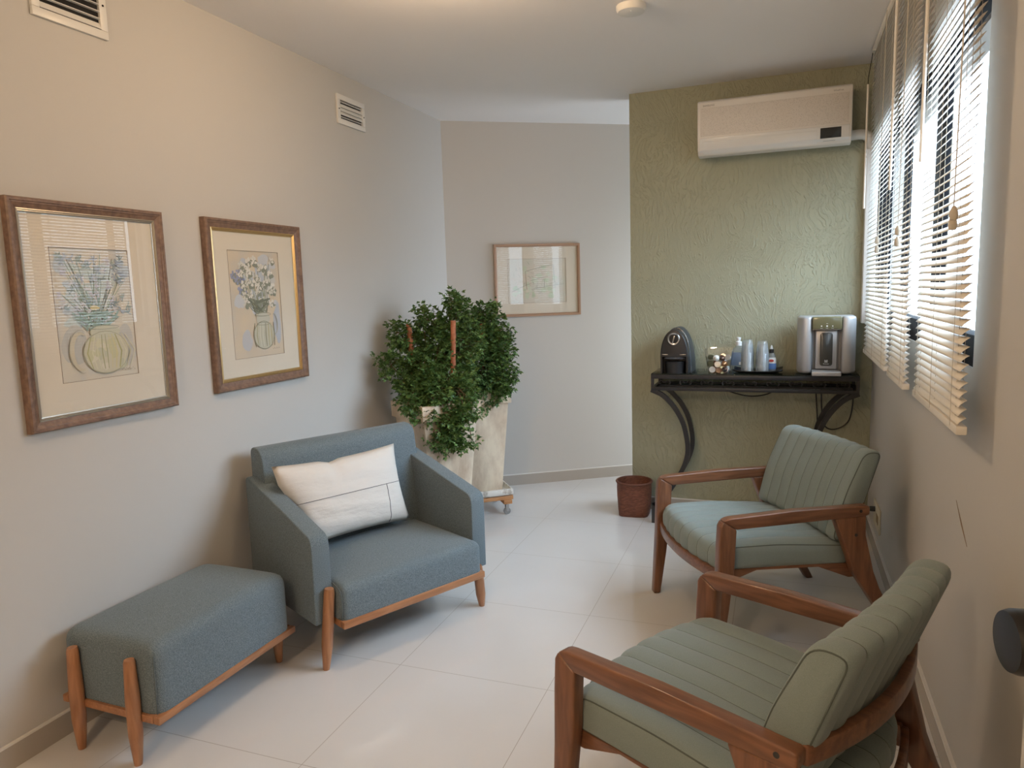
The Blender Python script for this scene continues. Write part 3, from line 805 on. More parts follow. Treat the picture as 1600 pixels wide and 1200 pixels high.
# ------------------------------------------------------------------ woven basket
bk = thing('woven_basket', 'small reddish brown woven basket on the floor beside the green wall edge', 'basket', (-0.886, 4.408, 0), rotz=math.radians(6))
def wicker(nt, b):
    tc = N(nt, 'ShaderNodeTexCoord')
    sp = N(nt, 'ShaderNodeSeparateXYZ'); nt.links.new(tc.outputs['Object'], sp.inputs[0])
    at = N(nt, 'ShaderNodeMath', operation='ARCTAN2'); nt.links.new(sp.outputs[1], at.inputs[0]); nt.links.new(sp.outputs[0], at.inputs[1])
    cb_ = N(nt, 'ShaderNodeCombineXYZ')
    m1 = N(nt, 'ShaderNodeMath', operation='MULTIPLY'); m1.inputs[1].default_value = 8; nt.links.new(at.outputs[0], m1.inputs[0])
    m2 = N(nt, 'ShaderNodeMath', operation='MULTIPLY'); m2.inputs[1].default_value = 95; nt.links.new(sp.outputs[2], m2.inputs[0])
    nt.links.new(m1.outputs[0], cb_.inputs[0]); nt.links.new(m2.outputs[0], cb_.inputs[1])
    ck = N(nt, 'ShaderNodeTexBrick'); ck.inputs['Scale'].default_value = 1.0
    ck.inputs['Color1'].default_value = (0.15, 0.045, 0.022, 1); ck.inputs['Color2'].default_value = (0.26, 0.090, 0.045, 1); ck.inputs['Mortar'].default_value = (0.035, 0.012, 0.008, 1)
    ck.inputs['Mortar Size'].default_value = 0.05; ck.inputs['Brick Width'].default_value = 1.3; ck.inputs['Row Height'].default_value = 0.5
    nt.links.new(cb_.outputs[0], ck.inputs['Vector'])
    nt.links.new(ck.outputs['Color'], b.inputs['Base Color'])
    bp = N(nt, 'ShaderNodeBump', Strength=0.7, Distance=0.003); bp.invert = True
    nt.links.new(ck.outputs['Fac'], bp.inputs['Height']); nt.links.new(bp.outputs[0], b.inputs['Normal'])
M_wick = mat('wicker', (0.2, 0.07, 0.035), 0.55, nodes=wicker)
bm = bmesh.new(); rings = []
seg = 48
prof = [(0.100, 0.0, 0.25), (0.106, 0.008, 0.3), (0.110, 0.05, 0.42), (0.113, 0.12, 0.75), (0.113, 0.18, 0.95), (0.112, 0.215, 1.0), (0.115, 0.220, 1.0), (0.115, 0.232, 1.0), (0.108, 0.234, 1.0), (0.105, 0.215, 1.0), (0.104, 0.1, 0.7), (0.098, 0.008, 0.3)]
for r, z, rd in prof:
    ring = []
    for k in range(seg):
        a = 2 * PI * k / seg
        sq = 1 / max(abs(cos(a)), abs(sin(a)))
        rr = 0.97 * r * (rd * 1.0 + (1 - rd) * min(sq, 1.28) * 0.92)
        ring.append(bm.verts.new((rr * cos(a), rr * sin(a), z * 0.93)))
    rings.append(ring)
for a, c in zip(rings[:-1], rings[1:]):
    for k in range(seg): bm.faces.new((a[k], a[(k + 1) % seg], c[(k + 1) % seg], c[k]))
bm.faces.new(rings[-1]); bm.faces.new(list(reversed(rings[0])))
bmesh.ops.recalc_face_normals(bm, faces=bm.faces[:])
obj('basket_body', bm, M_wick, bk, angle=60)
bm = bmesh.new(); tube(bm, [(0.110 * cos(2 * PI * k / 40), 0.110 * sin(2 * PI * k / 40), 0.212) for k in range(40)], 0.007, 8, closed=True); obj('rim', bm, mat('wicker_rim', (0.13, 0.045, 0.025), 0.6, nodes=noise_bump(120, 0.8, 0.003)), bk)

# ------------------------------------------------------------------ outlet
t = thing('wall_outlet', 'cream wall socket plate low on the right wall behind the farther wood armed chair', 'socket', (XR, 4.03, 0.150))
bm = bmesh.new(); box(bm, -0.009, 0, -0.125, 0.125, 0.0, 0.125, 0.003); pl_ = obj('plate', bm, mat('socket_cream', (0.62, 0.56, 0.42), 0.4), t)
for s in (-0.03, -0.075):
    bm = bmesh.new(); box(bm, -0.011, -0.008, s - 0.016, s + 0.016, 0.04, 0.085, 0.002); obj('socket', bm, mat('socket_brown', (0.30, 0.22, 0.12), 0.5), pl_)
t = thing('power_plug', 'black power plug in the cream wall socket', 'plug', (XR - 0.009, 4.085, 0.235))
bm = bmesh.new(); tube(bm, [(0, 0, 0), (-0.02, 0, 0), (-0.045, 0.0, -0.002), (-0.075, 0.0, -0.006)], [0.014, 0.014, 0.009, 0.004], 12); obj('plug_body', bm, M_cable, t)
bm = bmesh.new(); tube(bm, catmull([(-0.073, 0, -0.006), (-0.11, 0.0, -0.03), (-0.13, 0.02, -0.10), (-0.10, 0.08, -0.19), (-0.08, 0.2, -0.225), (-0.10, 0.36, -0.229)], 8), 0.0035, 8); obj('cord', bm, M_cable, t)

# ------------------------------------------------------------------ planters
def stone(nt, b):
    tc = N(nt, 'ShaderNodeTexCoord')
    n = N(nt, 'ShaderNodeTexNoise', Scale=5, Detail=6, Roughness=0.65)
    mp = N(nt, 'ShaderNodeMapping'); mp.inputs['Scale'].default_value = (1.5, 1.5, 0.6)
    nt.links.new(tc.outputs['Object'], mp.inputs['Vector']); nt.links.new(mp.outputs[0], n.inputs['Vector'])
    cr_ = N(nt, 'ShaderNodeValToRGB'); e = cr_.color_ramp.elements
    e[0].position = 0.30; e[1].position = 0.62
    e[0].color = (0.50, 0.37, 0.265, 1); e[1].color = (0.80, 0.69, 0.54, 1)
    nt.links.new(n.outputs['Fac'], cr_.inputs[0]); nt.links.new(cr_.outputs[0], b.inputs['Base Color'])
    bp = N(nt, 'ShaderNodeBump', Strength=0.15, Distance=0.003); nt.links.new(n.outputs['Fac'], bp.inputs['Height']); nt.links.new(bp.outputs[0], b.inputs['Normal'])
M_stone = mat('cream_stone', (0.6, 0.53, 0.43), 0.6, nodes=stone)
M_soil = mat('soil', (0.06, 0.035, 0.02), 0.95, nodes=noise_bump(60, 0.9, 0.01))
M_terra = mat('terracotta', (0.40, 0.13, 0.06), 0.7, nodes=noise_bump(40, 0.6, 0.004, 4, colvar=((0.28, 0.085, 0.035), (0.46, 0.17, 0.085), 0.35, 0.65)))
M_tray = mat('white_worn_plastic', (0.62, 0.60, 0.56), 0.5, nodes=noise_bump(30, 0.15, 0.002, 5, colvar=((0.40, 0.36, 0.31), (0.66, 0.64, 0.60), 0.35, 0.50)))
M_pine = mat('orange_pine', (0.45, 0.22, 0.09), 0.6, nodes=wood((0.36, 0.16, 0.06), (0.52, 0.27, 0.12), (3, 22, 22)))
ZD = 0.125
def sq_ring(bm, prof):
    rings = []
    for hw_, z in prof:
        rings.append([bm.verts.new((sx * hw_, sy * hw_, z)) for sx, sy in ((-1, -1), (1, -1), (1, 1), (-1, 1))])
    for a, c in zip(rings[:-1], rings[1:]):
        for k in range(4): bm.faces.new((a[k], a[(k + 1) % 4], c[(k + 1) % 4], c[k]))
    bm.faces.new(rings[-1]); bm.faces.new(list(reversed(rings[0])))
    bmesh.ops.recalc_face_normals(bm, faces=bm.faces[:])
    bmesh.ops.bevel(bm, geom=[e for e in bm.edges if e.calc_face_angle(0) > 0.2], offset=0.004, segments=2, profile=0.5, affect='EDGES', clamp_overlap=True)
def planter(x, y, rz, label_p, label_d, top):
    d = thing('plant_dolly', label_d, 'dolly', (x, y, 0), rz)
    bm = bmesh.new()
    for k in (-1, 0, 1): box(bm, -0.185, 0.185, k * 0.14 - 0.032, k * 0.14 + 0.032, 0.100, ZD, 0.002)
    for k in (-1, 1): box(bm, k * 0.145 - 0.028, k * 0.145 + 0.028, -0.185, 0.185, 0.075, 0.100, 0.002)
    obj('slat_frame', bm, M_pine, d)
    for sx in (-1, 1):
        for sy in (-1, 1):
            bm = bmesh.new()
            lathe(bm, [(0, -0.009), (0.020, -0.009), (0.023, -0.006), (0.023, 0.006), (0.020, 0.009), (0, 0.009)], 20, mtx=Matrix.Translation((sx * 0.145, sy * 0.145 - 0.008, 0.023)) @ MR)
            c = obj('caster', bm, mat('caster_grey', (0.25, 0.25, 0.25), 0.5), d)
            bm = bmesh.new()
            box(bm, sx * 0.145 - 0.014, sx * 0.145 + 0.014, sy * 0.145 - 0.014, sy * 0.145 + 0.014, 0.068, 0.075)
            for q in (-0.0125, 0.0125): box(bm, sx * 0.145 - 0.010, sx * 0.145 + 0.010, sy * 0.145 - 0.008 + q - 0.001, sy * 0.145 - 0.008 + q + 0.001, 0.020, 0.068)
            obj('fork', bm, M_chrome, c)
    p = thing('planter', label_p, 'planter', (x, y, ZD), rz)
    h = top - ZD
    bm = bmesh.new(); sq_ring(bm, [(0.165, 0.0), (0.184, 0.012), (0.184, 0.045), (0.172, 0.050), (0.165, 0.022)]); obj('saucer', bm, M_tray, p)
    bm = bmesh.new(); sq_ring(bm, [(0.125, 0.024), (0.170, h - 0.095), (0.186, h - 0.092), (0.189, h - 0.002), (0.187, h), (0.166, h), (0.160, h - 0.05)]); obj('pot', bm, M_stone, p)
    bm = bmesh.new(); box(bm, -0.161, 0.161, -0.161, 0.161, h - 0.055, h - 0.045); obj('soil', bm, M_soil, p)
P1 = (-1.878, 3.640); A1 = math.radians(57 - 90)
P2 = (-1.876, 4.204); A2 = math.radians(38)
TOP = 0.823
planter(P1[0], P1[1], A1, 'square tapering cream stone planter beside the teal armchair, nearer of the two', 'wooden dolly on casters under the nearer cream planter', TOP)
planter(P2[0], P2[1], A2, 'square tapering cream stone planter by the back wall, standing behind the other', 'orange wooden dolly on casters under the farther cream planter', TOP)
# clay stakes
for (x, y, zt_, lean, lab) in ((-1.985, 3.620, 1.262, (-0.030, 0.0), 'terracotta stake standing at the left of the leafy plant'),
                          (-1.775, 3.665, 1.275, (0.020, 0.0), 'terracotta stake in the middle of the leafy plant'),
                          (-1.775, 4.10, 1.235, (0.01, 0.0), 'terracotta stake at the right of the leafy plant')):
    t = thing('plant_stake', lab, 'stake', (x, y, TOP - 0.046))
    bm = bmesh.new(); hgt = zt_ - TOP + 0.046
    tube(bm, [(lean[0] * k * 1.0, 0.002 * sin(k * 9), hgt * k) for k in (0, 0.2, 0.4, 0.6, 0.8, 1.0)], [0.0155, 0.0145, 0.016, 0.0150, 0.016, 0.0150], 14)
    obj('shaft', bm, M_terra, t)
    bm = bmesh.new(); lathe(bm, [(0, 0.0), (0.010, 0.0), (0.010, 0.002), (0, 0.002)], 12, center=(lean[0], 0.002 * sin(9), hgt)); obj('dark_end', bm, M_soil, t)

# ------------------------------------------------------------------ plants
def leaf_nodes(nt, b):
    g = N(nt, 'ShaderNodeNewGeometry')
    cr_ = N(nt, 'ShaderNodeValToRGB'); e = cr_.color_ramp.elements
    e[0].position = 0.0; e[1].position = 1.0
    e[0].color = (0.034, 0.088, 0.022, 1); e[1].color = (0.16, 0.27, 0.075, 1)
    nt.links.new(g.outputs['Random Per Island'], cr_.inputs[0]); nt.links.new(cr_.outputs[0], b.inputs['Base Color'])
M_leaf = mat('leaf_green', (0.05, 0.12, 0.04), 0.42, spec=0.4, nodes=leaf_nodes)
M_stem = mat('plant_stem', (0.16, 0.095, 0.05), 0.8)
BL1 = [(-2.044, 3.567, 1.204, 0.087), (-2.099, 3.539, 1.035, 0.076), (-1.921, 3.629, 1.282, 0.073), (-1.859, 3.661, 1.236, 0.087), (-1.776, 3.703, 1.385, 0.054), (-1.753, 3.714, 1.305, 0.073), (-1.838, 3.671, 1.115, 0.139), (-1.723, 3.729, 1.129, 0.132), (-1.805, 3.688, 0.948, 0.147), (-1.939, 3.62, 1.01, 0.124), (-2.008, 3.585, 0.921, 0.095), (-1.963, 3.608, 0.815, 0.074), (-1.92, 3.63, 0.85, 0.088), (-1.862, 3.659, 0.821, 0.103), (-1.783, 3.699, 0.816, 0.103), (-1.966, 3.606, 1.139, 0.095)]
BLT = [(-1.722, 3.499, 0.753, 0.07), (-1.648, 3.548, 0.761, 0.064), (-1.719, 3.501, 0.681, 0.071), (-1.763, 3.472, 0.606, 0.042), (-1.695, 3.516, 0.592, 0.046), (-1.623, 3.565, 0.615, 0.032), (-1.797, 3.449, 0.623, 0.028), (-1.908, 3.375, 0.838, 0.045), (-1.882, 3.393, 0.78, 0.042), (-1.825, 3.431, 0.754, 0.038), (-1.614, 3.57, 0.787, 0.046), (-1.703, 3.511, 0.633, 0.049)]
BL2 = [(-1.718, 4.101, 1.158, 0.131), (-1.725, 4.098, 1.289, 0.079), (-1.653, 4.134, 1.064, 0.104), (-1.654, 4.134, 0.927, 0.104), (-1.77, 4.075, 0.973, 0.143), (-1.709, 4.106, 0.857, 0.096), (-1.788, 4.066, 1.181, 0.103), (-1.638, 4.142, 0.846, 0.056), (-1.742, 4.09, 0.745, 0.04), (-1.687, 4.117, 0.775, 0.04), (-1.821, 4.049, 1.261, 0.079), (-1.802, 4.059, 0.854, 0.088)]
def leaf(bm, p, d, s, rnd):
    """three lobed leaflets on a short stalk"""
    d = d.normalized()
    side = d.cross(Vector((0, 0, 1)))
    if side.length < 0.1: side = Vector((1, 0, 0))
    side.normalize()
    up = side.cross(d)
    rot = rnd.uniform(-0.9, 0.9)
    side, up = side * cos(rot) + up * sin(rot), up * cos(rot) - side * sin(rot)
    c0 = bm.verts.new(p)
    base = p + d * s * 0.35
    for a in (-1.15, 0.0, 1.15):
        dd = (d * cos(a) + side * sin(a))
        ss = (side * cos(a) - d * sin(a))
        L = s * (0.85 if a == 0 else 0.68)
        root = bm.verts.new(base)
        m1 = bm.verts.new(base + dd * L * 0.42 + ss * L * 0.40 + up * L * 0.12)
        n1 = bm.verts.new(base + dd * L * 0.60 + ss * L * 0.20 - up * L * 0.02)
        t_ = bm.verts.new(base + dd * L * 1.0 - up * L * 0.16)
        n2 = bm.verts.new(base + dd * L * 0.60 - ss * L * 0.20 - up * L * 0.02)
        m2 = bm.verts.new(base + dd * L * 0.42 - ss * L * 0.40 + up * L * 0.12)
        bm.faces.new((root, m1, n1, t_)); bm.faces.new((root, t_, n2, m2))
    e1 = bm.verts.new(base + side * 0.0008); e2 = bm.verts.new(base - side * 0.0008)
    bm.faces.new((c0, e1, e2))

def plant(label, root, blobs, seed, dens):
    rnd = random.Random(seed)
    t = thing('potted_plant', label, 'plant', root)
    R = Vector(root)
    bm = bmesh.new(); sb = bmesh.new()
    for (x, y, z, r) in blobs:
        c = Vector((x, y, z)) - R
        # main stem
        hub = Vector((c.x * 0.25, c.y * 0.25, max(0.03, c.z * 0.45)))
        if c.z < 0.10:
            over = Vector((c.x * 0.80, c.y * 0.80, 0.09 + 0.03 * rnd.random()))
            pts = [(0.02 * rnd.uniform(-1, 1), 0.02 * rnd.uniform(-1, 1), 0.0), Vector((c.x * 0.3, c.y * 0.3, 0.11)), over, c]
        else:
            pts = [(0.03 * rnd.uniform(-1, 1), 0.03 * rnd.uniform(-1, 1), 0.0), hub + Vector((rnd.uniform(-.03, .03), rnd.uniform(-.03, .03), 0)), c * 0.8 + Vector((rnd.uniform(-.02, .02), rnd.uniform(-.02, .02), 0.0)), c]
        tube(sb, catmull(pts, 4), 0.0028, 5)
        # twigs inside the blob, leaves clustered on their ends
        nt_ = max(4, int(dens * (r / 0.1) ** 1.9))
        for k in range(nt_):
            u = rnd.uniform(-1, 1); a = rnd.uniform(0, 2 * PI)
            dr = Vector((math.sqrt(1 - u * u) * cos(a), math.sqrt(1 - u * u) * sin(a) * 0.9, u))
            rr = r * rnd.uniform(0.35, 1.12)
            end = c + dr * rr
            if R.x + end.x < XL + 0.03: end.x = XL + 0.03 - R.x
            if k % 3 == 0: tube(sb, [c + dr * r * 0.1, c + dr * rr * 0.6 + Vector((0, 0, 0.01)), end], 0.0012, 4, caps=False)
            for q in range(rnd.randint(5, 8)):
                off = Vector((rnd.gauss(0, 1), rnd.gauss(0, 1), rnd.gauss(0, 1))) * 0.0135
                d = (dr * 0.6 + off * 40 + Vector((0.15, -0.35, 0.1))).normalized()
                leaf(bm, end + off, d, rnd.uniform(0.019, 0.031), rnd)
    obj('foliage', bm, M_leaf, t, smooth=False)
    obj('stems', sb, M_stem, t)
BL1 = [((x - 0.03, y + 0.075, z, r) if z > 1.1 else (x, y, z, r)) for x, y, z, r in BL1]
BL2 = [((x - 0.03, y + 0.07, z, r) if z > 1.1 else (x, y, z, r)) for x, y, z, r in BL2]
BL1 += [(-1.80, 3.50, 0.875, 0.085), (-1.90, 3.47, 0.880, 0.08), (-1.70, 3.60, 0.885, 0.08), (-1.97, 3.52, 0.90, 0.07), (-1.84, 3.56, 0.95, 0.09)]
plant('bushy dark green plant with small lobed leaves trailing over the nearer cream planter', (P1[0], P1[1], TOP - 0.045), BL1 + BLT, 3, 72)
plant('bushy dark green plant growing in the farther cream planter, below the small framed picture', (P2[0], P2[1], TOP - 0.045), BL2, 8, 76)

# ------------------------------------------------------------------ upholstery helpers
def soft_box(bm, x0, x1, y0, y1, z0, z1, bev, crown=0.0, seg=4, nx=8, ny=8, front=0.0):
    b = bmesh.new()
    zr = z0; z0 = z0 - bev * 1.0
    bmesh.ops.create_cube(b, size=1)
    b.transform(Matrix.Translation(((x0 + x1) / 2, (y0 + y1) / 2, (z0 + z1) / 2)) @ Matrix.Diagonal((x1 - x0, y1 - y0, z1 - z0, 1)))
    bmesh.ops.bevel(b, geom=b.edges[:], offset=bev, segments=seg, profile=0.6, affect='EDGES', clamp_overlap=True)
    rr_ = bmesh.ops.bisect_plane(b, geom=b.verts[:] + b.edges[:] + b.faces[:], plane_co=(0, 0, zr), plane_no=(0, 0, -1), clear_outer=True)
    bmesh.ops.contextual_create(b, geom=[e for e in b.edges if e.is_boundary])
    z0 = zr
    for i in range(1, nx):
        bmesh.ops.bisect_plane(b, geom=b.verts[:] + b.edges[:] + b.faces[:], plane_co=(x0 + (x1 - x0) * i / nx, 0, 0), plane_no=(1, 0, 0))
    for i in range(1, ny):
        bmesh.ops.bisect_plane(b, geom=b.verts[:] + b.edges[:] + b.faces[:], plane_co=(0, y0 + (y1 - y0) * i / ny, 0), plane_no=(0, 1, 0))
    for v in b.verts:
        fx = (v.co.x - x0) / (x1 - x0) * 2 - 1; fy = (v.co.y - y0) / (y1 - y0) * 2 - 1
        fz = (v.co.z - z0) / (z1 - z0)
        if fz > 0.5: v.co.z += crown * (1 - fx * fx) * (1 - fy * fy) * (fz - 0.5) * 2
    merge(bm, b)

def tapered_leg(bm, top, bot, r0_, r1_, rt=None, seg=14):
    """rounded wooden leg, widest below the top"""
    T = Vector(top); B = Vector(bot)
    pts = [B, B + (T - B) * 0.04, B + (T - B) * 0.30, B + (T - B) * 0.6, B + (T - B) * 0.97, T]
    rad = [r1_ * 0.85, r1_, r0_ * 1.0, r0_ * 1.02, (rt or r0_) * 0.92, (rt or r0_) * 0.78]
    tube(bm, pts, rad, seg)

# ------------------------------------------------------------------ teal armchair
AC_ = thing('upholstered_armchair', 'teal tweed upholstered armchair with sloping arms and light wood legs', 'armchair', (-1.640, 2.167, 0), math.radians(63.24))
def arm_mesh(x0, x1, flip):
    poly = [(0.0, 0.185)] + [(0.0, 0.49)] + arcpts((0.045, 0.492), 0.045, PI, PI / 2 + 0.30, 5) + [(0.545, 0.672)] + arcpts((0.555, 0.645), 0.028, PI / 2, 0, 4) + [(0.583, 0.185)]
    bm = bmesh.new(); prism(bm, poly, x0, x1, 0.016, 4)
    return bm
obj('arm', arm_mesh(-0.030, 0.046, 0), M_fabric, AC_, angle=60)
obj('arm', arm_mesh(0.746, 0.822, 0), M_fabric, AC_, angle=60)
bm = bmesh.new()
prism(bm, [(0.40, 0.22), (0.475, 0.73)] + arcpts((0.535, 0.735), 0.060, PI, PI / 2, 5) + arcpts((0.565, 0.765), 0.030, PI / 2, 0, 4) + [(0.595, 0.19), (0.42, 0.19)], 0.006, 0.786, 0.014, 4)
obj('backrest', bm, M_fabric, AC_, angle=60)
bm = bmesh.new(); soft_box(bm, 0.048, 0.744, -0.068, 0.46, 0.198, 0.335, 0.040, 0.026, 5, 10, 10); st = obj('seat', bm, M_fabric, AC_, angle=60)
bm = bmesh.new()
pr = [(0.0485, -0.030, 0.200), (0.0475, -0.064, 0.215), (0.0475, -0.066, 0.30), (0.0475, -0.045, 0.325), (0.0475, 0.0, 0.337)]
tube(bm, catmull(pr, 4), 0.0022, 6); obj('piping', bm, mat('teal_seam', (0.09, 0.115, 0.12), 0.9), st)
bm = bmesh.new()
box(bm, 0.046, 0.748, -0.078, -0.052, 0.170, 0.199, 0.004)
box(bm, 0.046, 0.072, -0.052, 0.56, 0.170, 0.197, 0.003); box(bm, 0.722, 0.748, -0.052, 0.56, 0.170, 0.197, 0.003)
box(bm, 0.072, 0.722, 0.53, 0.56, 0.170, 0.188, 0.002)
obj('wooden_rail', bm, mat('light_wood_rail', (0.4, 0.2, 0.09), 0.4, coat=0.15, nodes=wood((0.27, 0.118, 0.052), (0.43, 0.205, 0.098), (2.5, 22, 22))), AC_)
for (tx, ty, bx, by, zt_) in ((0.026, -0.016, 0.0, 0.0, 0.325), (0.766, -0.005, 0.786, 0.0, 0.20), (0.03, 0.50, 0.0, 0.56, 0.19), (0.766, 0.50, 0.79, 0.56, 0.19)):
    bm = bmesh.new(); tapered_leg(bm, (tx, ty, zt_), (bx, by, 0), 0.022, 0.0145); obj('leg', bm, M_tauari, AC_)

# pillow
def pillow(nx=26, ny=18, wx=0.312, wy=0.182, th_=0.070, seed=4):
    bm = bmesh.new(); rnd = random.Random(seed)
    G = {}
    for s in (1, -1):
        for i in range(nx + 1):
            for j in range(ny + 1):
                u = -1 + 2 * i / nx; v = -1 + 2 * j / ny
                edge = (i in (0, nx) or j in (0, ny))
                if edge and s == -1: G[(s, i, j)] = G[(1, i, j)]; continue
                fx = 1 - 0.055 * (1 - v * v) * abs(u) ** 1.5; fy = 1 - 0.09 * (1 - u * u) * abs(v) ** 1.5
                h = th_ * ((1 - abs(u) ** 2.6) * (1 - abs(v) ** 2.6)) ** 0.5
                x = u * wx * fx; z = v * wy * fy
                if u < 0: x += 0.060 * u * u * min(1, max(0, (0.55 - v) / 0.8))
                wr = 0.0045 * noise.noise(Vector((u * 3.2 + 5, v * 5, s * 2.0))) + 0.0022 * sin(v * 16 + u * 3) * (1 - u * u)
                # sag between the corners and a pinch at the top centre
                z -= 0.012 * math.exp(-((u + 0.15) ** 2) / 0.012) * max(0, v)
                h -= 0.022 * math.exp(-((u + 0.12 + 0.06 * v) ** 2) / 0.003) * max(0, v - 0.15) * (1 if s == 1 else 0)
                G[(s, i, j)] = bm.verts.new((x, -s * (h + wr) if not edge else 0.0, z))
    for s in (1, -1):
        for i in range(nx):
            for j in range(ny):
                f = (G[(s, i, j)], G[(s, i + 1, j)], G[(s, i + 1, j + 1)], G[(s, i, j + 1)])
                bm.faces.new(f if s == 1 else tuple(reversed(f)))
    bmesh.ops.recalc_face_normals(bm, faces=bm.faces[:])
    return bm, G
def canvas_nodes(nt, b):
    tc = N(nt, 'ShaderNodeTexCoord')
    n = N(nt, 'ShaderNodeTexNoise', Scale=9, Detail=4)
    mp = N(nt, 'ShaderNodeMapping'); mp.inputs['Scale'].default_value = (1.0, 1.0, 3.0)
    nt.links.new(tc.outputs['Object'], mp.inputs['Vector']); nt.links.new(mp.outputs[0], n.inputs['Vector'])
    n2 = N(nt, 'ShaderNodeTexNoise', Scale=600, Detail=2); nt.links.new(tc.outputs['Object'], n2.inputs['Vector'])
    ad = N(nt, 'ShaderNodeMath', operation='MULTIPLY_ADD'); ad.inputs[1].default_value = 0.08
    nt.links.new(n2.outputs['Fac'], ad.inputs[0]); nt.links.new(n.outputs['Fac'], ad.inputs[2])
    bp = N(nt, 'ShaderNodeBump', Strength=0.5, Distance=0.012); nt.links.new(ad.outputs[0], bp.inputs['Height']); nt.links.new(bp.outputs[0], b.inputs['Normal'])
M_canvas = mat('offwhite_linen', (0.66, 0.635, 0.60), 0.9, nodes=canvas_nodes)
pw = thing('throw_pillow', 'off-white rectangular linen pillow with dark seams on the teal armchair', 'pillow')
bm, G = pillow()
co = {k: v.co.copy() for k, v in G.items()}
obj('cover', bm, M_canvas, pw, angle=180)
def on_pillow(u, v, nx=26, ny=18):
    fi = (u + 1) / 2 * nx; fj = (v + 1) / 2 * ny
    i = min(nx - 1, int(fi)); j = min(ny - 1, int(fj)); a = fi - i; c = fj - j
    p = co[(1, i, j)] * (1 - a) * (1 - c) + co[(1, i + 1, j)] * a * (1 - c) + co[(1, i, j + 1)] * (1 - a) * c + co[(1, i + 1, j + 1)] * a * c
    return p + Vector((0, -0.0006, 0))
bm = bmesh.new()
tube(bm, [on_pillow(-0.99 + 1.98 * k / 50, 0.02) for k in range(51)], 0.0013, 5)
tube(bm, [on_pillow(0.60 + 0.004 * sin(k * 0.4), 0.02 - 0.99 * k / 20) for k in range(21)], 0.0014, 5)
obj('seam', bm, mat('dark_seam', (0.10, 0.10, 0.11), 0.9), pw)
mAC = Matrix.Translation((-1.640, 2.167, 0)) @ Matrix.Rotation(math.radians(63.24), 4, 'Z')
pw.matrix_world = mAC @ Matrix.Translation((0.318, 0.352, 0.560)) @ Matrix.Rotation(math.radians(4), 4, 'Z') @ Matrix.Rotation(math.radians(-17), 4, 'X') @ Matrix.Rotation(math.radians(1), 4, 'Y')

# ------------------------------------------------------------------ ottoman
OT = thing('ottoman', 'teal tweed rectangular ottoman with round wooden legs in front of the left wall', 'ottoman', (-1.990, 1.503, 0), math.radians(-0.7))
bm = bmesh.new(); soft_box(bm, -0.204, 0.208, 0.022, 0.650, 0.163, 0.388, 0.055, 0.018, 6, 10, 12)
OS = obj('seat', bm, M_fabric, OT, angle=60)
bm = bmesh.new()
for (sx, yy) in ((0.196, 0.036),):
    tube(bm, catmull([(sx, yy - 0.012, 0.168), (sx + (0.003 if sx > 0 else -0.003), yy - 0.012, 0.26), (sx, yy - 0.008, 0.355)], 5), 0.0018, 6)
obj('piping', bm, MATS['teal_seam'], OS)
bm = bmesh.new()
MRy = mat('light_wood_rail_long', (0.4, 0.2, 0.09), 0.4, coat=0.15, nodes=wood((0.27, 0.118, 0.052), (0.43, 0.205, 0.098), (22, 2.5, 22)))
box(bm, 0.190, 0.216, 0.012, 0.660, 0.139, 0.164, 0.004); box(bm, -0.208, -0.182, 0.012, 0.660, 0.139, 0.164, 0.004)
box(bm, -0.182, 0.190, 0.012, 0.036, 0.139, 0.164, 0.003); box(bm, -0.182, 0.190, 0.636, 0.660, 0.139, 0.164, 0.003)
obj('wooden_rail', bm, MRy, OT)
for sx, bx in ((0.136, 0.124), (-0.112, -0.124)):
    for yy, yb in ((0.004, 0.0), (0.656, 0.660)):
        bm = bmesh.new(); tapered_leg(bm, (bx - 0.0, yy, 0.345), (bx, yb, 0), 0.022, 0.014, 0.019); obj('leg', bm, M_tauari, OT)

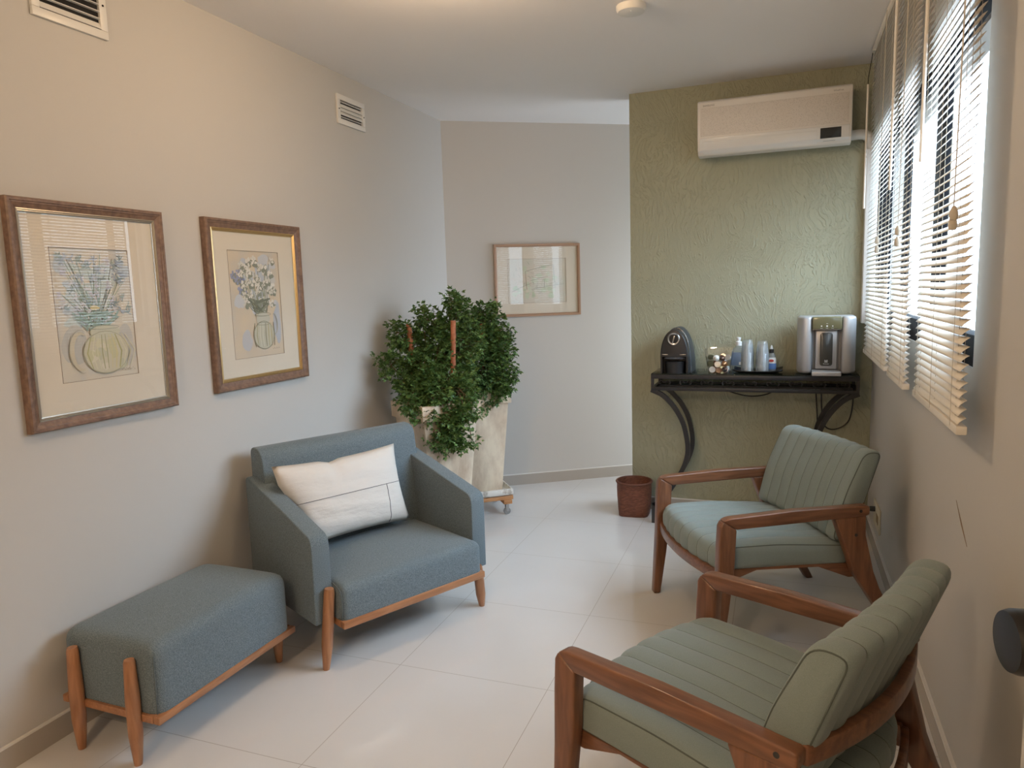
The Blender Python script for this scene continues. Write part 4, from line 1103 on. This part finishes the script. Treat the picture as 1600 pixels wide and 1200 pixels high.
# ------------------------------------------------------------------ wood armed lounge chairs
CW, CLa = 0.643, 0.613
def channel_cushion(bm, u_0, u_1, loopfn, nch, dep, per=10, Kp=44):
    us = []
    eps = 0.0011 / (u_1 - u_0)
    for c_ in range(nch):
        for k in range(per):
            if k == 0:
                if c_ > 0: us += [(c_ / nch - eps, 0), (c_ / nch + eps, 1)]
                else: us.append((0.0, 0))
            else: us.append(((c_ + k / per) / nch, 0))
    us.append((1.0, 0))
    nU = len(us) - 1
    rows = []
    for i in range(nU + 1):
        uu = us[i][0]
        x = 2 * uu - 1
        loop = loopfn(x)
        c = Vector((sum(p[0] for p in loop) / len(loop), sum(p[1] for p in loop) / len(loop)))
        ph = abs(sin(PI * nch * uu))
        off = dep * (ph ** 0.42) - dep
        row = []
        L = len(loop)
        for k in range(L):
            p = Vector(loop[k]); a = Vector(loop[k - 1]); b = Vector(loop[(k + 1) % L])
            tng = (b - a).normalized(); nr = Vector((tng.y, -tng.x))
            if nr.dot(p - c) < 0: nr = -nr
            q = p + nr * off
            row.append(bm.verts.new((u_0 + (u_1 - u_0) * uu, q.x, q.y)))
        rows.append(row)
    for i in range(nU):
        for k in range(len(rows[0])):
            k2 = (k + 1) % len(rows[0])
            f_ = bm.faces.new((rows[i][k], rows[i][k2], rows[i + 1][k2], rows[i + 1][k])); f_.material_index = us[i + 1][1]
    for row, xe in ((rows[0], -1), (rows[-1], 1)):
        # domed side panel
        c = Vector((0, 0, 0))
        for v in row: c += v.co
        c /= len(row)
        prev = row
        for s, o_ in ((0.86, 0.006), (0.5, 0.010)):
            ring = [bm.verts.new((v.co.x + xe * o_, c.y + (v.co.y - c.y) * s, c.z + (v.co.z - c.z) * s)) for v in row]
            for k in range(len(row)):
                bm.faces.new((prev[k], prev[(k + 1) % len(row)], ring[(k + 1) % len(row)], ring[k]))
            prev = ring
        bm.faces.new(prev)
    bmesh.ops.recalc_face_normals(bm, faces=bm.faces[:])
    return [v.co.copy() for v in rows[0]], [v.co.copy() for v in rows[-1]]

def rr_loop(pts, radii, n=6):
    """rounded polygon loop resampled"""
    out = []
    L = len(pts)
    for i in range(L):
        p = Vector(pts[i]); a = Vector(pts[i - 1]); b = Vector(pts[(i + 1) % L]); r = radii[i]
        d1 = (a - p).normalized(); d2 = (b - p).normalized()
        P = p + d1 * r; Q = p + d2 * r
        for k in range(n + 1):
            t = k / n
            out.append((P * (1 - t) ** 2 + p * 2 * t * (1 - t) + Q * t * t))
    # subdivide long edges
    res = []
    for i in range(len(out)):
        a, b = out[i], out[(i + 1) % len(out)]
        m = max(1, int((b - a).length / 0.03))
        for k in range(m): res.append(a.lerp(b, k / m))
    return [(v.x, v.y) for v in res]

def seat_loop(x):
    q = 1 - x * x
    vf = 0.010 - 0.040 * q; vb = 0.572 + 0.085 * q
    cr_ = 0.010 * q
    return rr_loop([(vf + 0.008, 0.338), (vf, 0.440 + cr_), (0.26, 0.436 + cr_), (vb, 0.405 + cr_ * 0.6), (vb - 0.01, 0.318)], [0.02, 0.075, 0.05, 0.045, 0.03])
def back_loop(x):
    q = 1 - x * x
    d = 0.020 * q
    return rr_loop([(0.480 + d, 0.420), (0.528 + d, 0.60), (0.612 + d, 0.775 + 0.004 * q), (0.700 + d, 0.768), (0.640 + d * .8, 0.60), (0.570 + d * .8, 0.402)], [0.035, 0.06, 0.042, 0.042, 0.10, 0.035])

def loop_tube(bm, L, r):
    tube(bm, L, r, 6, closed=True)

def lounge_chair(loc, t_ang, label):
    C = thing('lounge_chair', label, 'armchair', loc, t_ang - PI / 2, None)
    # seat
    bm = bmesh.new(); a, b = channel_cushion(bm, 0.026, CW - 0.026, seat_loop, 8, 0.009); s = obj('seat', bm, [M_sage, M_sagepipe], C, angle=180)
    for L_ in (a, b):
        bm = bmesh.new(); loop_tube(bm, L_, 0.002); obj('piping', bm, M_sagepipe, s)
    bm = bmesh.new(); a, b = channel_cushion(bm, 0.026, CW - 0.026, back_loop, 9, 0.009); s = obj('backrest', bm, [M_sage, M_sagepipe], C, angle=180)
    for L_ in (a, b):
        bm = bmesh.new(); loop_tube(bm, L_, 0.002); obj('piping', bm, M_sagepipe, s)
    hw = 0.0205
    for uc in (0.0, CW):
        sg = 1 if uc > 0 else -1
        bm = bmesh.new()
        prism(bm, [(0.068, 0.516), (0.47, 0.524), (0.600, 0.527), (0.614, 0.532), (0.615, 0.562), (0.606, 0.568), (0.30, 0.571), (0.05, 0.562), (0.030, 0.559), (0.014, 0.551)], uc - hw, uc + hw, 0.0065, 3)
        obj('armrest', bm, M_wood, C)
        bm = bmesh.new()
        prism(bm, [(-0.022, 0), (0.010, 0), (0.040, 0.20), (0.060, 0.36), (0.068, 0.516), (0.014, 0.551), (0.003, 0.532), (-0.002, 0.45), (-0.006, 0.30)], uc - hw, uc + hw, 0.0065, 3)
        obj('leg', bm, M_woodv, C)
        bm = bmesh.new()
        prism(bm, [(0.470, 0.525), (0.535, 0.36), (0.555, 0.30), (0.60, 0.235), (0.757, 0.0), (0.790, 0.0), (0.668, 0.23), (0.640, 0.30), (0.625, 0.36), (0.602, 0.45), (0.600, 0.528)], uc - hw + 0.001, uc + hw - 0.001, 0.0055, 3)
        lg = obj('leg', bm, M_woodv, C)
        for (vv, zz) in ((0.575, 0.549), (0.558, 0.455)):
            bm = bmesh.new()
            lathe(bm, [(0, 0.0), (0.0065, 0.0), (0.0065, 0.001), (0, 0.0018)], 14, mtx=Matrix.Translation((uc + sg * hw, vv, zz)) @ Matrix.Rotation(sg * PI / 2, 4, 'Y'))
            obj('bolt_cap', bm, M_iron, C)
        bm = bmesh.new()
        x0_, x1_ = (0.0205, 0.040) if uc == 0 else (CW - 0.040, CW - 0.0205)
        prism(bm, [(0.02, 0.345), (0.02, 0.296), (0.06, 0.297), (0.17, 0.334), (0.43, 0.322), (0.56, 0.268), (0.60, 0.268), (0.595, 0.325), (0.30, 0.342)], x0_, x1_, 0.003, 2)
        obj('side_rail', bm, M_wood, C)
    # curved aprons
    def curved(name, v_end, bulge, z0_, z1_, th_, lift=0.0):
        bm = bmesh.new(); n = 24; rows = []
        for i in range(n + 1):
            x = -1 + 2 * i / n; q = 1 - x * x
            vc = v_end + bulge * q; u = CW / 2 + x * (CW / 2 - 0.018)
            rows.append([bm.verts.new((u, vc + a * th_ / 2, z)) for a, z in ((-1, z0_), (1, z0_), (1, z1_), (-1, z1_))])
        for i in range(n):
            for k in range(4): bm.faces.new((rows[i][k], rows[i][(k + 1) % 4], rows[i + 1][(k + 1) % 4], rows[i + 1][k]))
        bm.faces.new(rows[0]); bm.faces.new(rows[-1])
        bmesh.ops.recalc_face_normals(bm, faces=bm.faces[:])
        bmesh.ops.bevel(bm, geom=[e for e in bm.edges if e.calc_face_angle(0) > 0.8], offset=0.004, segments=2, profile=0.5, affect='EDGES', clamp_overlap=True)
        obj(name, bm, M_wood, C)
    curved('front_rail', 0.018, -0.040, 0.305, 0.347, 0.022)
    curved('rear_rail', 0.598, 0.055, 0.262, 0.318, 0.020)
    curved('back_hoop', 0.606, 0.056, 0.524, 0.568, 0.024)
    return C
def place(x, y, t): return (x, y, 0)
lounge_chair((-0.549, 3.253, 0), 0.524, 'sage green channel-tufted wood armed chair farther from the camera, in front of the console table')
lounge_chair((-0.237, 2.180, 0), -0.445, 'sage green channel-tufted wood armed chair nearest the camera, seen from its back')

# ------------------------------------------------------------------ framed pictures
M_frame = mat('frame_brown', (0.20, 0.115, 0.075), 0.45, nodes=noise_bump(20, 0.15, 0.002, 4, vec_scale=(3, 3, 3), colvar=((0.135, 0.080, 0.055), (0.235, 0.145, 0.10), 0.3, 0.7)))
M_framein = mat('frame_pewter', (0.42, 0.38, 0.32), 0.28, metal=0.7)
M_gold = mat('frame_gold', (0.60, 0.42, 0.20), 0.28, metal=0.8)
M_framethin = mat('frame_tan', (0.36, 0.22, 0.14), 0.4)
M_mat = mat('mat_board', (0.70, 0.64, 0.54), 0.9)
def paper_nodes(c1, c2, c3):
    def f(nt, b):
        tc = N(nt, 'ShaderNodeTexCoord')
        n = N(nt, 'ShaderNodeTexNoise', Scale=7, Detail=5); nt.links.new(tc.outputs['Object'], n.inputs['Vector'])
        cr_ = N(nt, 'ShaderNodeValToRGB'); e = cr_.color_ramp.elements
        e[0].position = 0.36; e[1].position = 0.66
        e[0].color = (*c1, 1); e[1].color = (*c3, 1)
        m_ = e.new(0.5); m_.color = (*c2, 1)
        nt.links.new(n.outputs['Fac'], cr_.inputs[0]); nt.links.new(cr_.outputs[0], b.inputs['Base Color'])
    return f
def vcol_nodes(nt, b):
    a = N(nt, 'ShaderNodeVertexColor'); a.layer_name = 'ink'
    nt.links.new(a.outputs['Color'], b.inputs['Base Color'])
M_ink = mat('watercolour', (0.5, 0.5, 0.5), 0.9, nodes=vcol_nodes)

class Ink:
    def __init__(s): s.bm = bmesh.new(); s.l = s.bm.loops.layers.float_color.new('ink'); s.n = 0
    def poly(s, pts, col):
        s.n += 1; y = -0.00002 - s.n * 0.0000035
        col = tuple(c * 0.84 + 0.16 * g_ for c, g_ in zip(col, (0.60, 0.56, 0.49)))
        f = s.bm.faces.new([s.bm.verts.new((p[0], y, p[1])) for p in pts])
        f.normal_update()
        if f.normal.y > 0: f.normal_flip()
        for lp_ in f.loops: lp_[s.l] = (*col, 1)
    def blob(s, c, rx, rz, col, rnd, n=14, rough=0.25, rot=0):
        pts = []
        ph = rnd.random() * 6
        for k in range(n):
            a = 2 * PI * k / n; r = 1 + rough * sin(3 * a + ph) * 0.5 + rough * rnd.uniform(-.5, .5)
            x, z = rx * r * cos(a), rz * r * sin(a)
            pts.append((c[0] + x * cos(rot) - z * sin(rot), c[1] + x * sin(rot) + z * cos(rot)))
        s.poly(pts, col)
    def stroke(s, P, w, col):
        P = [Vector((p[0], p[1])) for p in P]
        n = len(P); L = []; R_ = []
        for i in range(n):
            t = (P[min(i + 1, n - 1)] - P[max(0, i - 1)])
            if t.length < 1e-9: continue
            t.normalize(); nn = Vector((-t.y, t.x)); ww = w * (0.35 + 0.65 * sin(PI * (i + 0.5) / n))
            L.append(P[i] + nn * ww / 2); R_.append(P[i] - nn * ww / 2)
        for i in range(len(L) - 1): s.poly([L[i], L[i + 1], R_[i + 1], R_[i]], col)
    def ell(s, c, rx, rz, w, col, a0=0, a1=2 * PI, n=24):
        s.stroke([(c[0] + rx * cos(a0 + (a1 - a0) * k / n), c[1] + rz * sin(a0 + (a1 - a0) * k / n)) for k in range(n + 1)], w, col)

def art_large(ink, w, h):
    r = random.Random(11)
    # soft washes behind
    for k in range(26):
        ink.blob((r.uniform(-.42, .42) * w, h * r.uniform(.42, .92)), w * r.uniform(.05, .13), h * r.uniform(.03, .07), r.choice([(.45, .52, .58), (.50, .58, .62), (.56, .60, .60), (.60, .64, .62), (.48, .57, .57)]), r)
    ink.blob((-.30 * w, .27 * h), .17 * w, .15 * h, (.50, .51, .49), r, 22, .1); ink.blob((.36 * w, .25 * h), .11 * w, .17 * h, (.53, .53, .51), r, 22, .1)
    # stems
    base = (0.0, .40 * h)
    for k in range(34):
        tx = r.uniform(-.42, .42) * w; tz = h * r.uniform(.62, .97)
        mid = (tx * 0.5 + r.uniform(-.03, .03) * w, (base[1] + tz) / 2)
        b = (r.uniform(-.14, .14) * w, .40 * h)
        c = r.choice([(.12, .20, .15), (.20, .33, .28), (.16, .28, .26), (.30, .40, .30), (.10, .12, .10)])
        ink.stroke([b, ((b[0] + mid[0]) / 2, (b[1] + mid[1]) / 2), mid, (tx, tz)], w * r.uniform(.008, .016), c)
    for k in range(80):
        c = (r.uniform(-.44, .44) * w, h * r.uniform(.50, .94))
        col = r.choice([(.30, .38, .50), (.38, .46, .56), (.52, .52, .62), (.22, .32, .36), (.62, .62, .66), (.28, .38, .36)])
        for q in range(6):
            a = r.uniform(0, 2 * PI)
            ink.stroke([c, (c[0] + w * .025 * cos(a), c[1] + w * .025 * sin(a)), (c[0] + w * .055 * cos(a + .3), c[1] + w * .055 * sin(a + .3))], w * .013, col)
    ink.blob((-.02 * w, .55 * h), .06 * w, .018 * h, (.62, .52, .22), r)
    for k in range(12):
        ink.stroke([(r.uniform(-.2, .2) * w, .38 * h), (r.uniform(-.3, .3) * w, .47 * h), (r.uniform(-.34, .38) * w, .52 * h)], w * .03, r.choice([(.16, .30, .28), (.24, .38, .36)]))
    # jug
    ink.blob((.08 * w, .20 * h), .30 * w, .165 * h, (.58, .56, .44), r, 26, .05)
    for k in range(16): ink.blob((r.uniform(-.14, .30) * w, h * r.uniform(.09, .31)), w * r.uniform(.03, .07), h * r.uniform(.015, .05), r.choice([(.62, .60, .42), (.54, .54, .34), (.66, .63, .52), (.50, .52, .40)]), r)
    ink.blob((.08 * w, .36 * h), .20 * w, .050 * h, (.55, .56, .44), r, 18, .08)
    for k in range(11):
        x = (-.17 + .05 * k) * w
        ink.stroke([(x * .9 + .05 * w, .34 * h), (x * 1.3 + .05 * w, .20 * h), (x + .06 * w, .07 * h)], w * r.uniform(.008, .022), r.choice([(.38, .38, .16), (.62, .60, .36), (.66, .65, .48), (.30, .32, .16), (.60, .56, .30)]))
    ink.ell((.08 * w, .20 * h), .30 * w, .165 * h, w * .012, (.36, .37, .26))
    ink.ell((-.24 * w, .22 * h), .12 * w, .14 * h, w * .055, (.60, .55, .42), PI * .35, PI * 1.55)
    ink.ell((-.24 * w, .22 * h), .15 * w, .165 * h, w * .008, (.36, .35, .28), PI * .35, PI * 1.55)
    ink.ell((.08 * w, .395 * h), .20 * w, .015 * h, w * .010, (.30, .33, .26))
    for k in range(9): ink.stroke([(.26 * w + k * .022 * w, .045 * h + (k % 2) * .012 * h), (.275 * w + k * .022 * w, .04 * h + ((k + 1) % 3) * .008 * h)], w * .006, (.18, .17, .15))
def art_small(ink, w, h):
    r = random.Random(21)
    for k in range(22):
        ink.blob((r.uniform(-.34, .40) * w, h * r.uniform(.45, .92)), w * r.uniform(.05, .12), h * r.uniform(.03, .07), r.choice([(.48, .53, .60), (.55, .58, .62), (.60, .60, .58)]), r)
    ink.blob((-.24 * w, .16 * h), .10 * w, .10 * h, (.50, .52, .56), r, 20, .12); ink.blob((.40 * w, .30 * h), .08 * w, .2 * h, (.45, .50, .58), r)
    for k in range(24):
        tx = r.uniform(-.38, .38) * w; tz = h * r.uniform(.5, .92); b = (.10 * w + r.uniform(-.08, .08) * w, .40 * h)
        ink.stroke([b, ((b[0] + tx) / 2, (b[1] + tz) / 2 - .03 * h), (tx, tz)], w * .014, r.choice([(.18, .22, .14), (.28, .32, .22), (.12, .14, .10)]))
    for k in range(52):
        c = (r.uniform(-.32, .38) * w, h * r.uniform(.50, .93))
        if k < 12: c = (r.uniform(-.42, -.18) * w, h * r.uniform(.56, .84))
        col = r.choice([(.72, .70, .64), (.78, .76, .70), (.66, .65, .58)]) if k >= 12 else r.choice([(.16, .20, .40), (.24, .28, .46), (.32, .34, .52)])
        ink.blob((c[0] + .006, c[1] - .008), w * .052, w * .040, (.20, .23, .18), r, 10, .5)
        for q in range(5):
            a = r.uniform(0, 2 * PI)
            ink.stroke([c, (c[0] + w * .03 * cos(a), c[1] + w * .03 * sin(a)), (c[0] + w * .058 * cos(a), c[1] + w * .058 * sin(a))], w * .035, col)
        ink.stroke([(c[0] - .02 * w, c[1] - .03 * w), (c[0], c[1]), (c[0] + .02 * w, c[1] + .01 * w)], w * .010, (.14, .16, .12))
    for k in range(14):
        ink.stroke([(r.uniform(-.05, .2) * w, .42 * h), (r.uniform(-.18, .3) * w, .50 * h), (r.uniform(-.2, .36) * w, .55 * h)], w * .030, r.choice([(.10, .13, .09), (.20, .24, .18)]))
    # glass jug
    ink.blob((.10 * w, .20 * h), .21 * w, .135 * h, (.50, .50, .40), r, 20, .06); ink.blob((.10 * w, .36 * h), .14 * w, .06 * h, (.52, .53, .46), r, 16, .06)
    for k in range(8):
        x = (-.10 + .055 * k) * w
        ink.stroke([(x + .02 * w, .32 * h), (x * 1.1, .20 * h), (x + .02 * w, .09 * h)], w * .018, r.choice([(.22, .22, .14), (.36, .36, .22), (.62, .62, .52), (.42, .38, .20)]))
    ink.ell((.10 * w, .20 * h), .21 * w, .135 * h, w * .012, (.26, .27, .20)); ink.ell((.10 * w, .40 * h), .16 * w, .016 * h, w * .012, (.22, .24, .18)); ink.ell((.10 * w, .31 * h), .13 * w, .012 * h, w * .009, (.26, .27, .20))
    ink.ell((.32 * w, .30 * h), .07 * w, .10 * h, w * .014, (.40, .40, .30), -PI * .5, PI * .6)
    for k in range(6): ink.stroke([(.26 * w + k * .025 * w, .06 * h + (k % 2) * .010 * h), (.275 * w + k * .025 * w, .055 * h)], w * .006, (.25, .18, .15))
def art_back(ink, w, h):
    r = random.Random(31)
    for k in range(30):
        ink.blob((r.uniform(-.40, .34) * w, h * r.uniform(.12, .85)), w * r.uniform(.03, .07), h * r.uniform(.03, .07), r.choice([(.56, .62, .46), (.60, .64, .50), (.50, .58, .40), (.64, .62, .50)]), r)
    for k in range(60):
        x = r.uniform(-.40, .34) * w; z = h * r.uniform(.12, .88); a = r.uniform(0, PI); L = w * r.uniform(.02, .06)
        ink.stroke([(x, z), (x + L * cos(a) * .5, z + L * sin(a) * .5), (x + L * cos(a + .3), z + L * sin(a + .3))], w * .005, r.choice([(.28, .36, .22), (.36, .34, .26), (.20, .24, .18)]))
    ink.stroke([(-.20 * w, .72 * h), (-.19 * w, .45 * h), (-.18 * w, .3 * h)], w * .012, (.36, .28, .18))
    for (a, b) in (((-.2, .72), (.28, .86)), ((.28, .86), (.30, .45)), ((-.12, .50), (.2, .60)), ((-.1, .3), (.46, .42)), ((-.44, .26), (-.1, .45)), ((0, .3), (0, .5)), ((.12, .3), (.12, .55))):
        ink.stroke([(a[0] * w, a[1] * h), ((a[0] + b[0]) / 2 * w, (a[1] + b[1]) / 2 * h + .01 * h), (b[0] * w, b[1] * h)], w * .007, (.26, .26, .20))

def picture(label, origin, rz, w, h, fw_, dep, art, artfn, frame_m, inner_m, paper, thin=False):
    p = thing('framed_picture', label, 'picture', origin, rz)
    def ring(bm, x, zi, a, b_, c, d_, bev=0.0):
        pass
    # frame: swept profile around the rectangle with mitred corners
    def sweep(prof, m, name):
        bm = bmesh.new(); rows = []
        for sx, sz in ((-1, 0), (1, 0), (1, 1), (-1, 1)):
            rows.append([bm.verts.new((sx * (w / 2 - q), -y, (q if sz == 0 else h - q))) for q, y in prof])
        n = len(prof)
        for k in range(4):
            a, b_ = rows[k], rows[(k + 1) % 4]
            for j in range(n): bm.faces.new((a[j], a[(j + 1) % n], b_[(j + 1) % n], b_[j]))
        bmesh.ops.recalc_face_normals(bm, faces=bm.faces[:])
        return obj(name, bm, m, p, smooth=False)
    if not thin:
        fr = sweep([(0, 0.002), (0, dep * .85), (0.004, dep), (0.011, dep), (0.013, dep * .9), (0.017, dep * .88), (0.021, dep * .78), (fw_ * .72, dep * .62), (fw_ * .72, 0.002)], frame_m, 'frame')
        sweep([(fw_ * .72, 0.012), (fw_ * .72, dep * .66), (fw_ * .80, dep * .70), (fw_ * .84, dep * .58), (fw_ * .90, dep * .60), (fw_ * .94, dep * .48), (fw_, dep * .46), (fw_, 0.012)], inner_m, 'inner_moulding')
    else:
        fr = sweep([(0, 0.002), (0, dep), (fw_ * .6, dep), (fw_, dep * .75), (fw_, 0.002)], frame_m, 'frame')
    bm = bmesh.new()
    yb = -0.010 if not thin else -0.007
    ax0_, ax1_, az0_, az1_ = art
    # mat board with a real window
    X = [-w / 2 + fw_ * .7, ax0_, ax1_, w / 2 - fw_ * .7]; Z = [fw_ * .7, az0_, az1_, h - fw_ * .7]
    for i in range(3):
        for j in range(3):
            if i == 1 and j == 1: continue
            box(bm, X[i], X[i + 1], yb - 0.0015, yb, Z[j], Z[j + 1])
    bmesh.ops.remove_doubles(bm, verts=bm.verts[:], dist=1e-6)
    obj('mat_board', bm, M_mat, p, smooth=False)
    bm = bmesh.new(); box(bm, ax0_ - 0.01, ax1_ + 0.01, yb + 0.0008, yb + 0.002, az0_ - 0.01, az1_ + 0.01); pp = obj('artwork', bm, paper, p, smooth=False)
    ink = Ink(); artfn(ink, ax1_ - ax0_, az1_ - az0_)
    ink.bm.transform(Matrix.Translation(((ax0_ + ax1_) / 2, yb + 0.0007, az0_)))
    obj('painting', ink.bm, M_ink, pp, smooth=False)
    bm = bmesh.new()
    m_ = 0.0012
    for (a0_, a1_, c0_, c1_) in ((ax0_ - m_, ax0_, az0_ - m_, az1_ + m_), (ax1_, ax1_ + m_, az0_ - m_, az1_ + m_), (ax0_, ax1_, az0_ - m_, az0_), (ax0_, ax1_, az1_, az1_ + m_)):
        box(bm, a0_, a1_, yb - 0.0021, yb - 0.0014, c0_, c1_)
    obj('mat_line', bm, mat('mat_line_brown', (0.25, 0.17, 0.12), 0.8), p, smooth=False)
    bm = bmesh.new(); yg = yb - 0.0045
    v = [bm.verts.new(c) for c in ((-w / 2 + fw_ * .75, yg, fw_ * .75), (w / 2 - fw_ * .75, yg, fw_ * .75), (w / 2 - fw_ * .75, yg, h - fw_ * .75), (-w / 2 + fw_ * .75, yg, h - fw_ * .75))]
    bm.faces.new(v); obj('glass', bm, M_picglass, p, smooth=False)
    return p
pap1 = mat('paper_cream', (0.62, 0.58, 0.50), 0.9, nodes=paper_nodes((0.52, 0.54, 0.54), (0.62, 0.58, 0.50), (0.66, 0.61, 0.51)))
pap2 = mat('paper_ochre', (0.60, 0.52, 0.40), 0.9, nodes=paper_nodes((0.56, 0.53, 0.47), (0.62, 0.54, 0.43), (0.66, 0.56, 0.42)))
pap3 = mat('paper_pale', (0.62, 0.57, 0.48), 0.9, nodes=paper_nodes((0.60, 0.59, 0.50), (0.63, 0.58, 0.49), (0.65, 0.60, 0.50)))
bw, bh_ = 0.588, 0.738
picture('large framed watercolour of flowers in a round yellow jug, leftmost on the left wall', (XL, 1.824, 1.027), PI / 2, bw, bh_, 0.046, 0.030,
        (1.663 - 1.824, 1.959 - 1.824, 1.173 - 1.027, 1.616 - 1.027), art_large, M_frame, M_framein, pap1)
picture('smaller framed watercolour of white and blue flowers in a glass jug, nearer the back corner', (XL, 2.636, 1.042), PI / 2, 0.614, 0.726, 0.052, 0.030,
        (2.461 - 2.636, 2.785 - 2.636, 1.172 - 1.042, 1.640 - 1.042), art_small, M_frame, M_gold, pap2)
pc = Vector((XL, Y0B, 0)) + dvec * 0.656
picture('small thin-framed pale landscape drawing on the slanted back wall', (pc.x, pc.y, 1.244), th, 0.636, 0.516, 0.020, 0.022,
        (0.437 - 0.656, 0.869 - 0.656, 1.342 - 1.244, 1.655 - 1.244), art_back, M_framethin, M_gold, pap3, thin=True)

# ------------------------------------------------------------------ open door at the right edge with its knob
da = math.radians(10)
dr = thing('door_1', None, None, (0.30 + 0.80 * sin(da), 1.055 - 0.80 * cos(da), 0.0), da); dr['kind'] = 'structure'
# local +Y runs from the hinge to the free edge; the face towards the room is local -X
bm = bmesh.new(); box(bm, 0.0, 0.035, 0, 0.80, 0.008, 2.08, 0.002); obj('door_leaf', bm, mat('door_white', (0.62, 0.60, 0.56), 0.45), dr)
kn = bmesh.new()
kz, ky = 1.015, 0.68
mk = Matrix.Translation((0, ky, kz)) @ Matrix.Rotation(-PI / 2, 4, 'Y')
lathe(kn, [(0, 0), (0.028, 0), (0.028, 0.006), (0.012, 0.010), (0.011, 0.030), (0.030, 0.040), (0.037, 0.052), (0.037, 0.072), (0.034, 0.080), (0, 0.084)], 36, mtx=mk)
obj('door_knob', kn, mat('dark_bronze', (0.010, 0.0095, 0.0095), 0.38, spec=0.35), dr)
# scuff on the right wall
bm = bmesh.new(); tube(bm, [(XR - 0.0006, 2.30, 0.80), (XR - 0.0008, 2.22, 0.755), (XR - 0.0006, 2.15, 0.715)], [0.0006, 0.0022, 0.0008], 6)
tag(obj('wall_scuff', bm, mat('scuff_brown', (0.22, 0.16, 0.11), 0.9)), 'short dark diagonal scuff mark on the right wall', 'scuff')
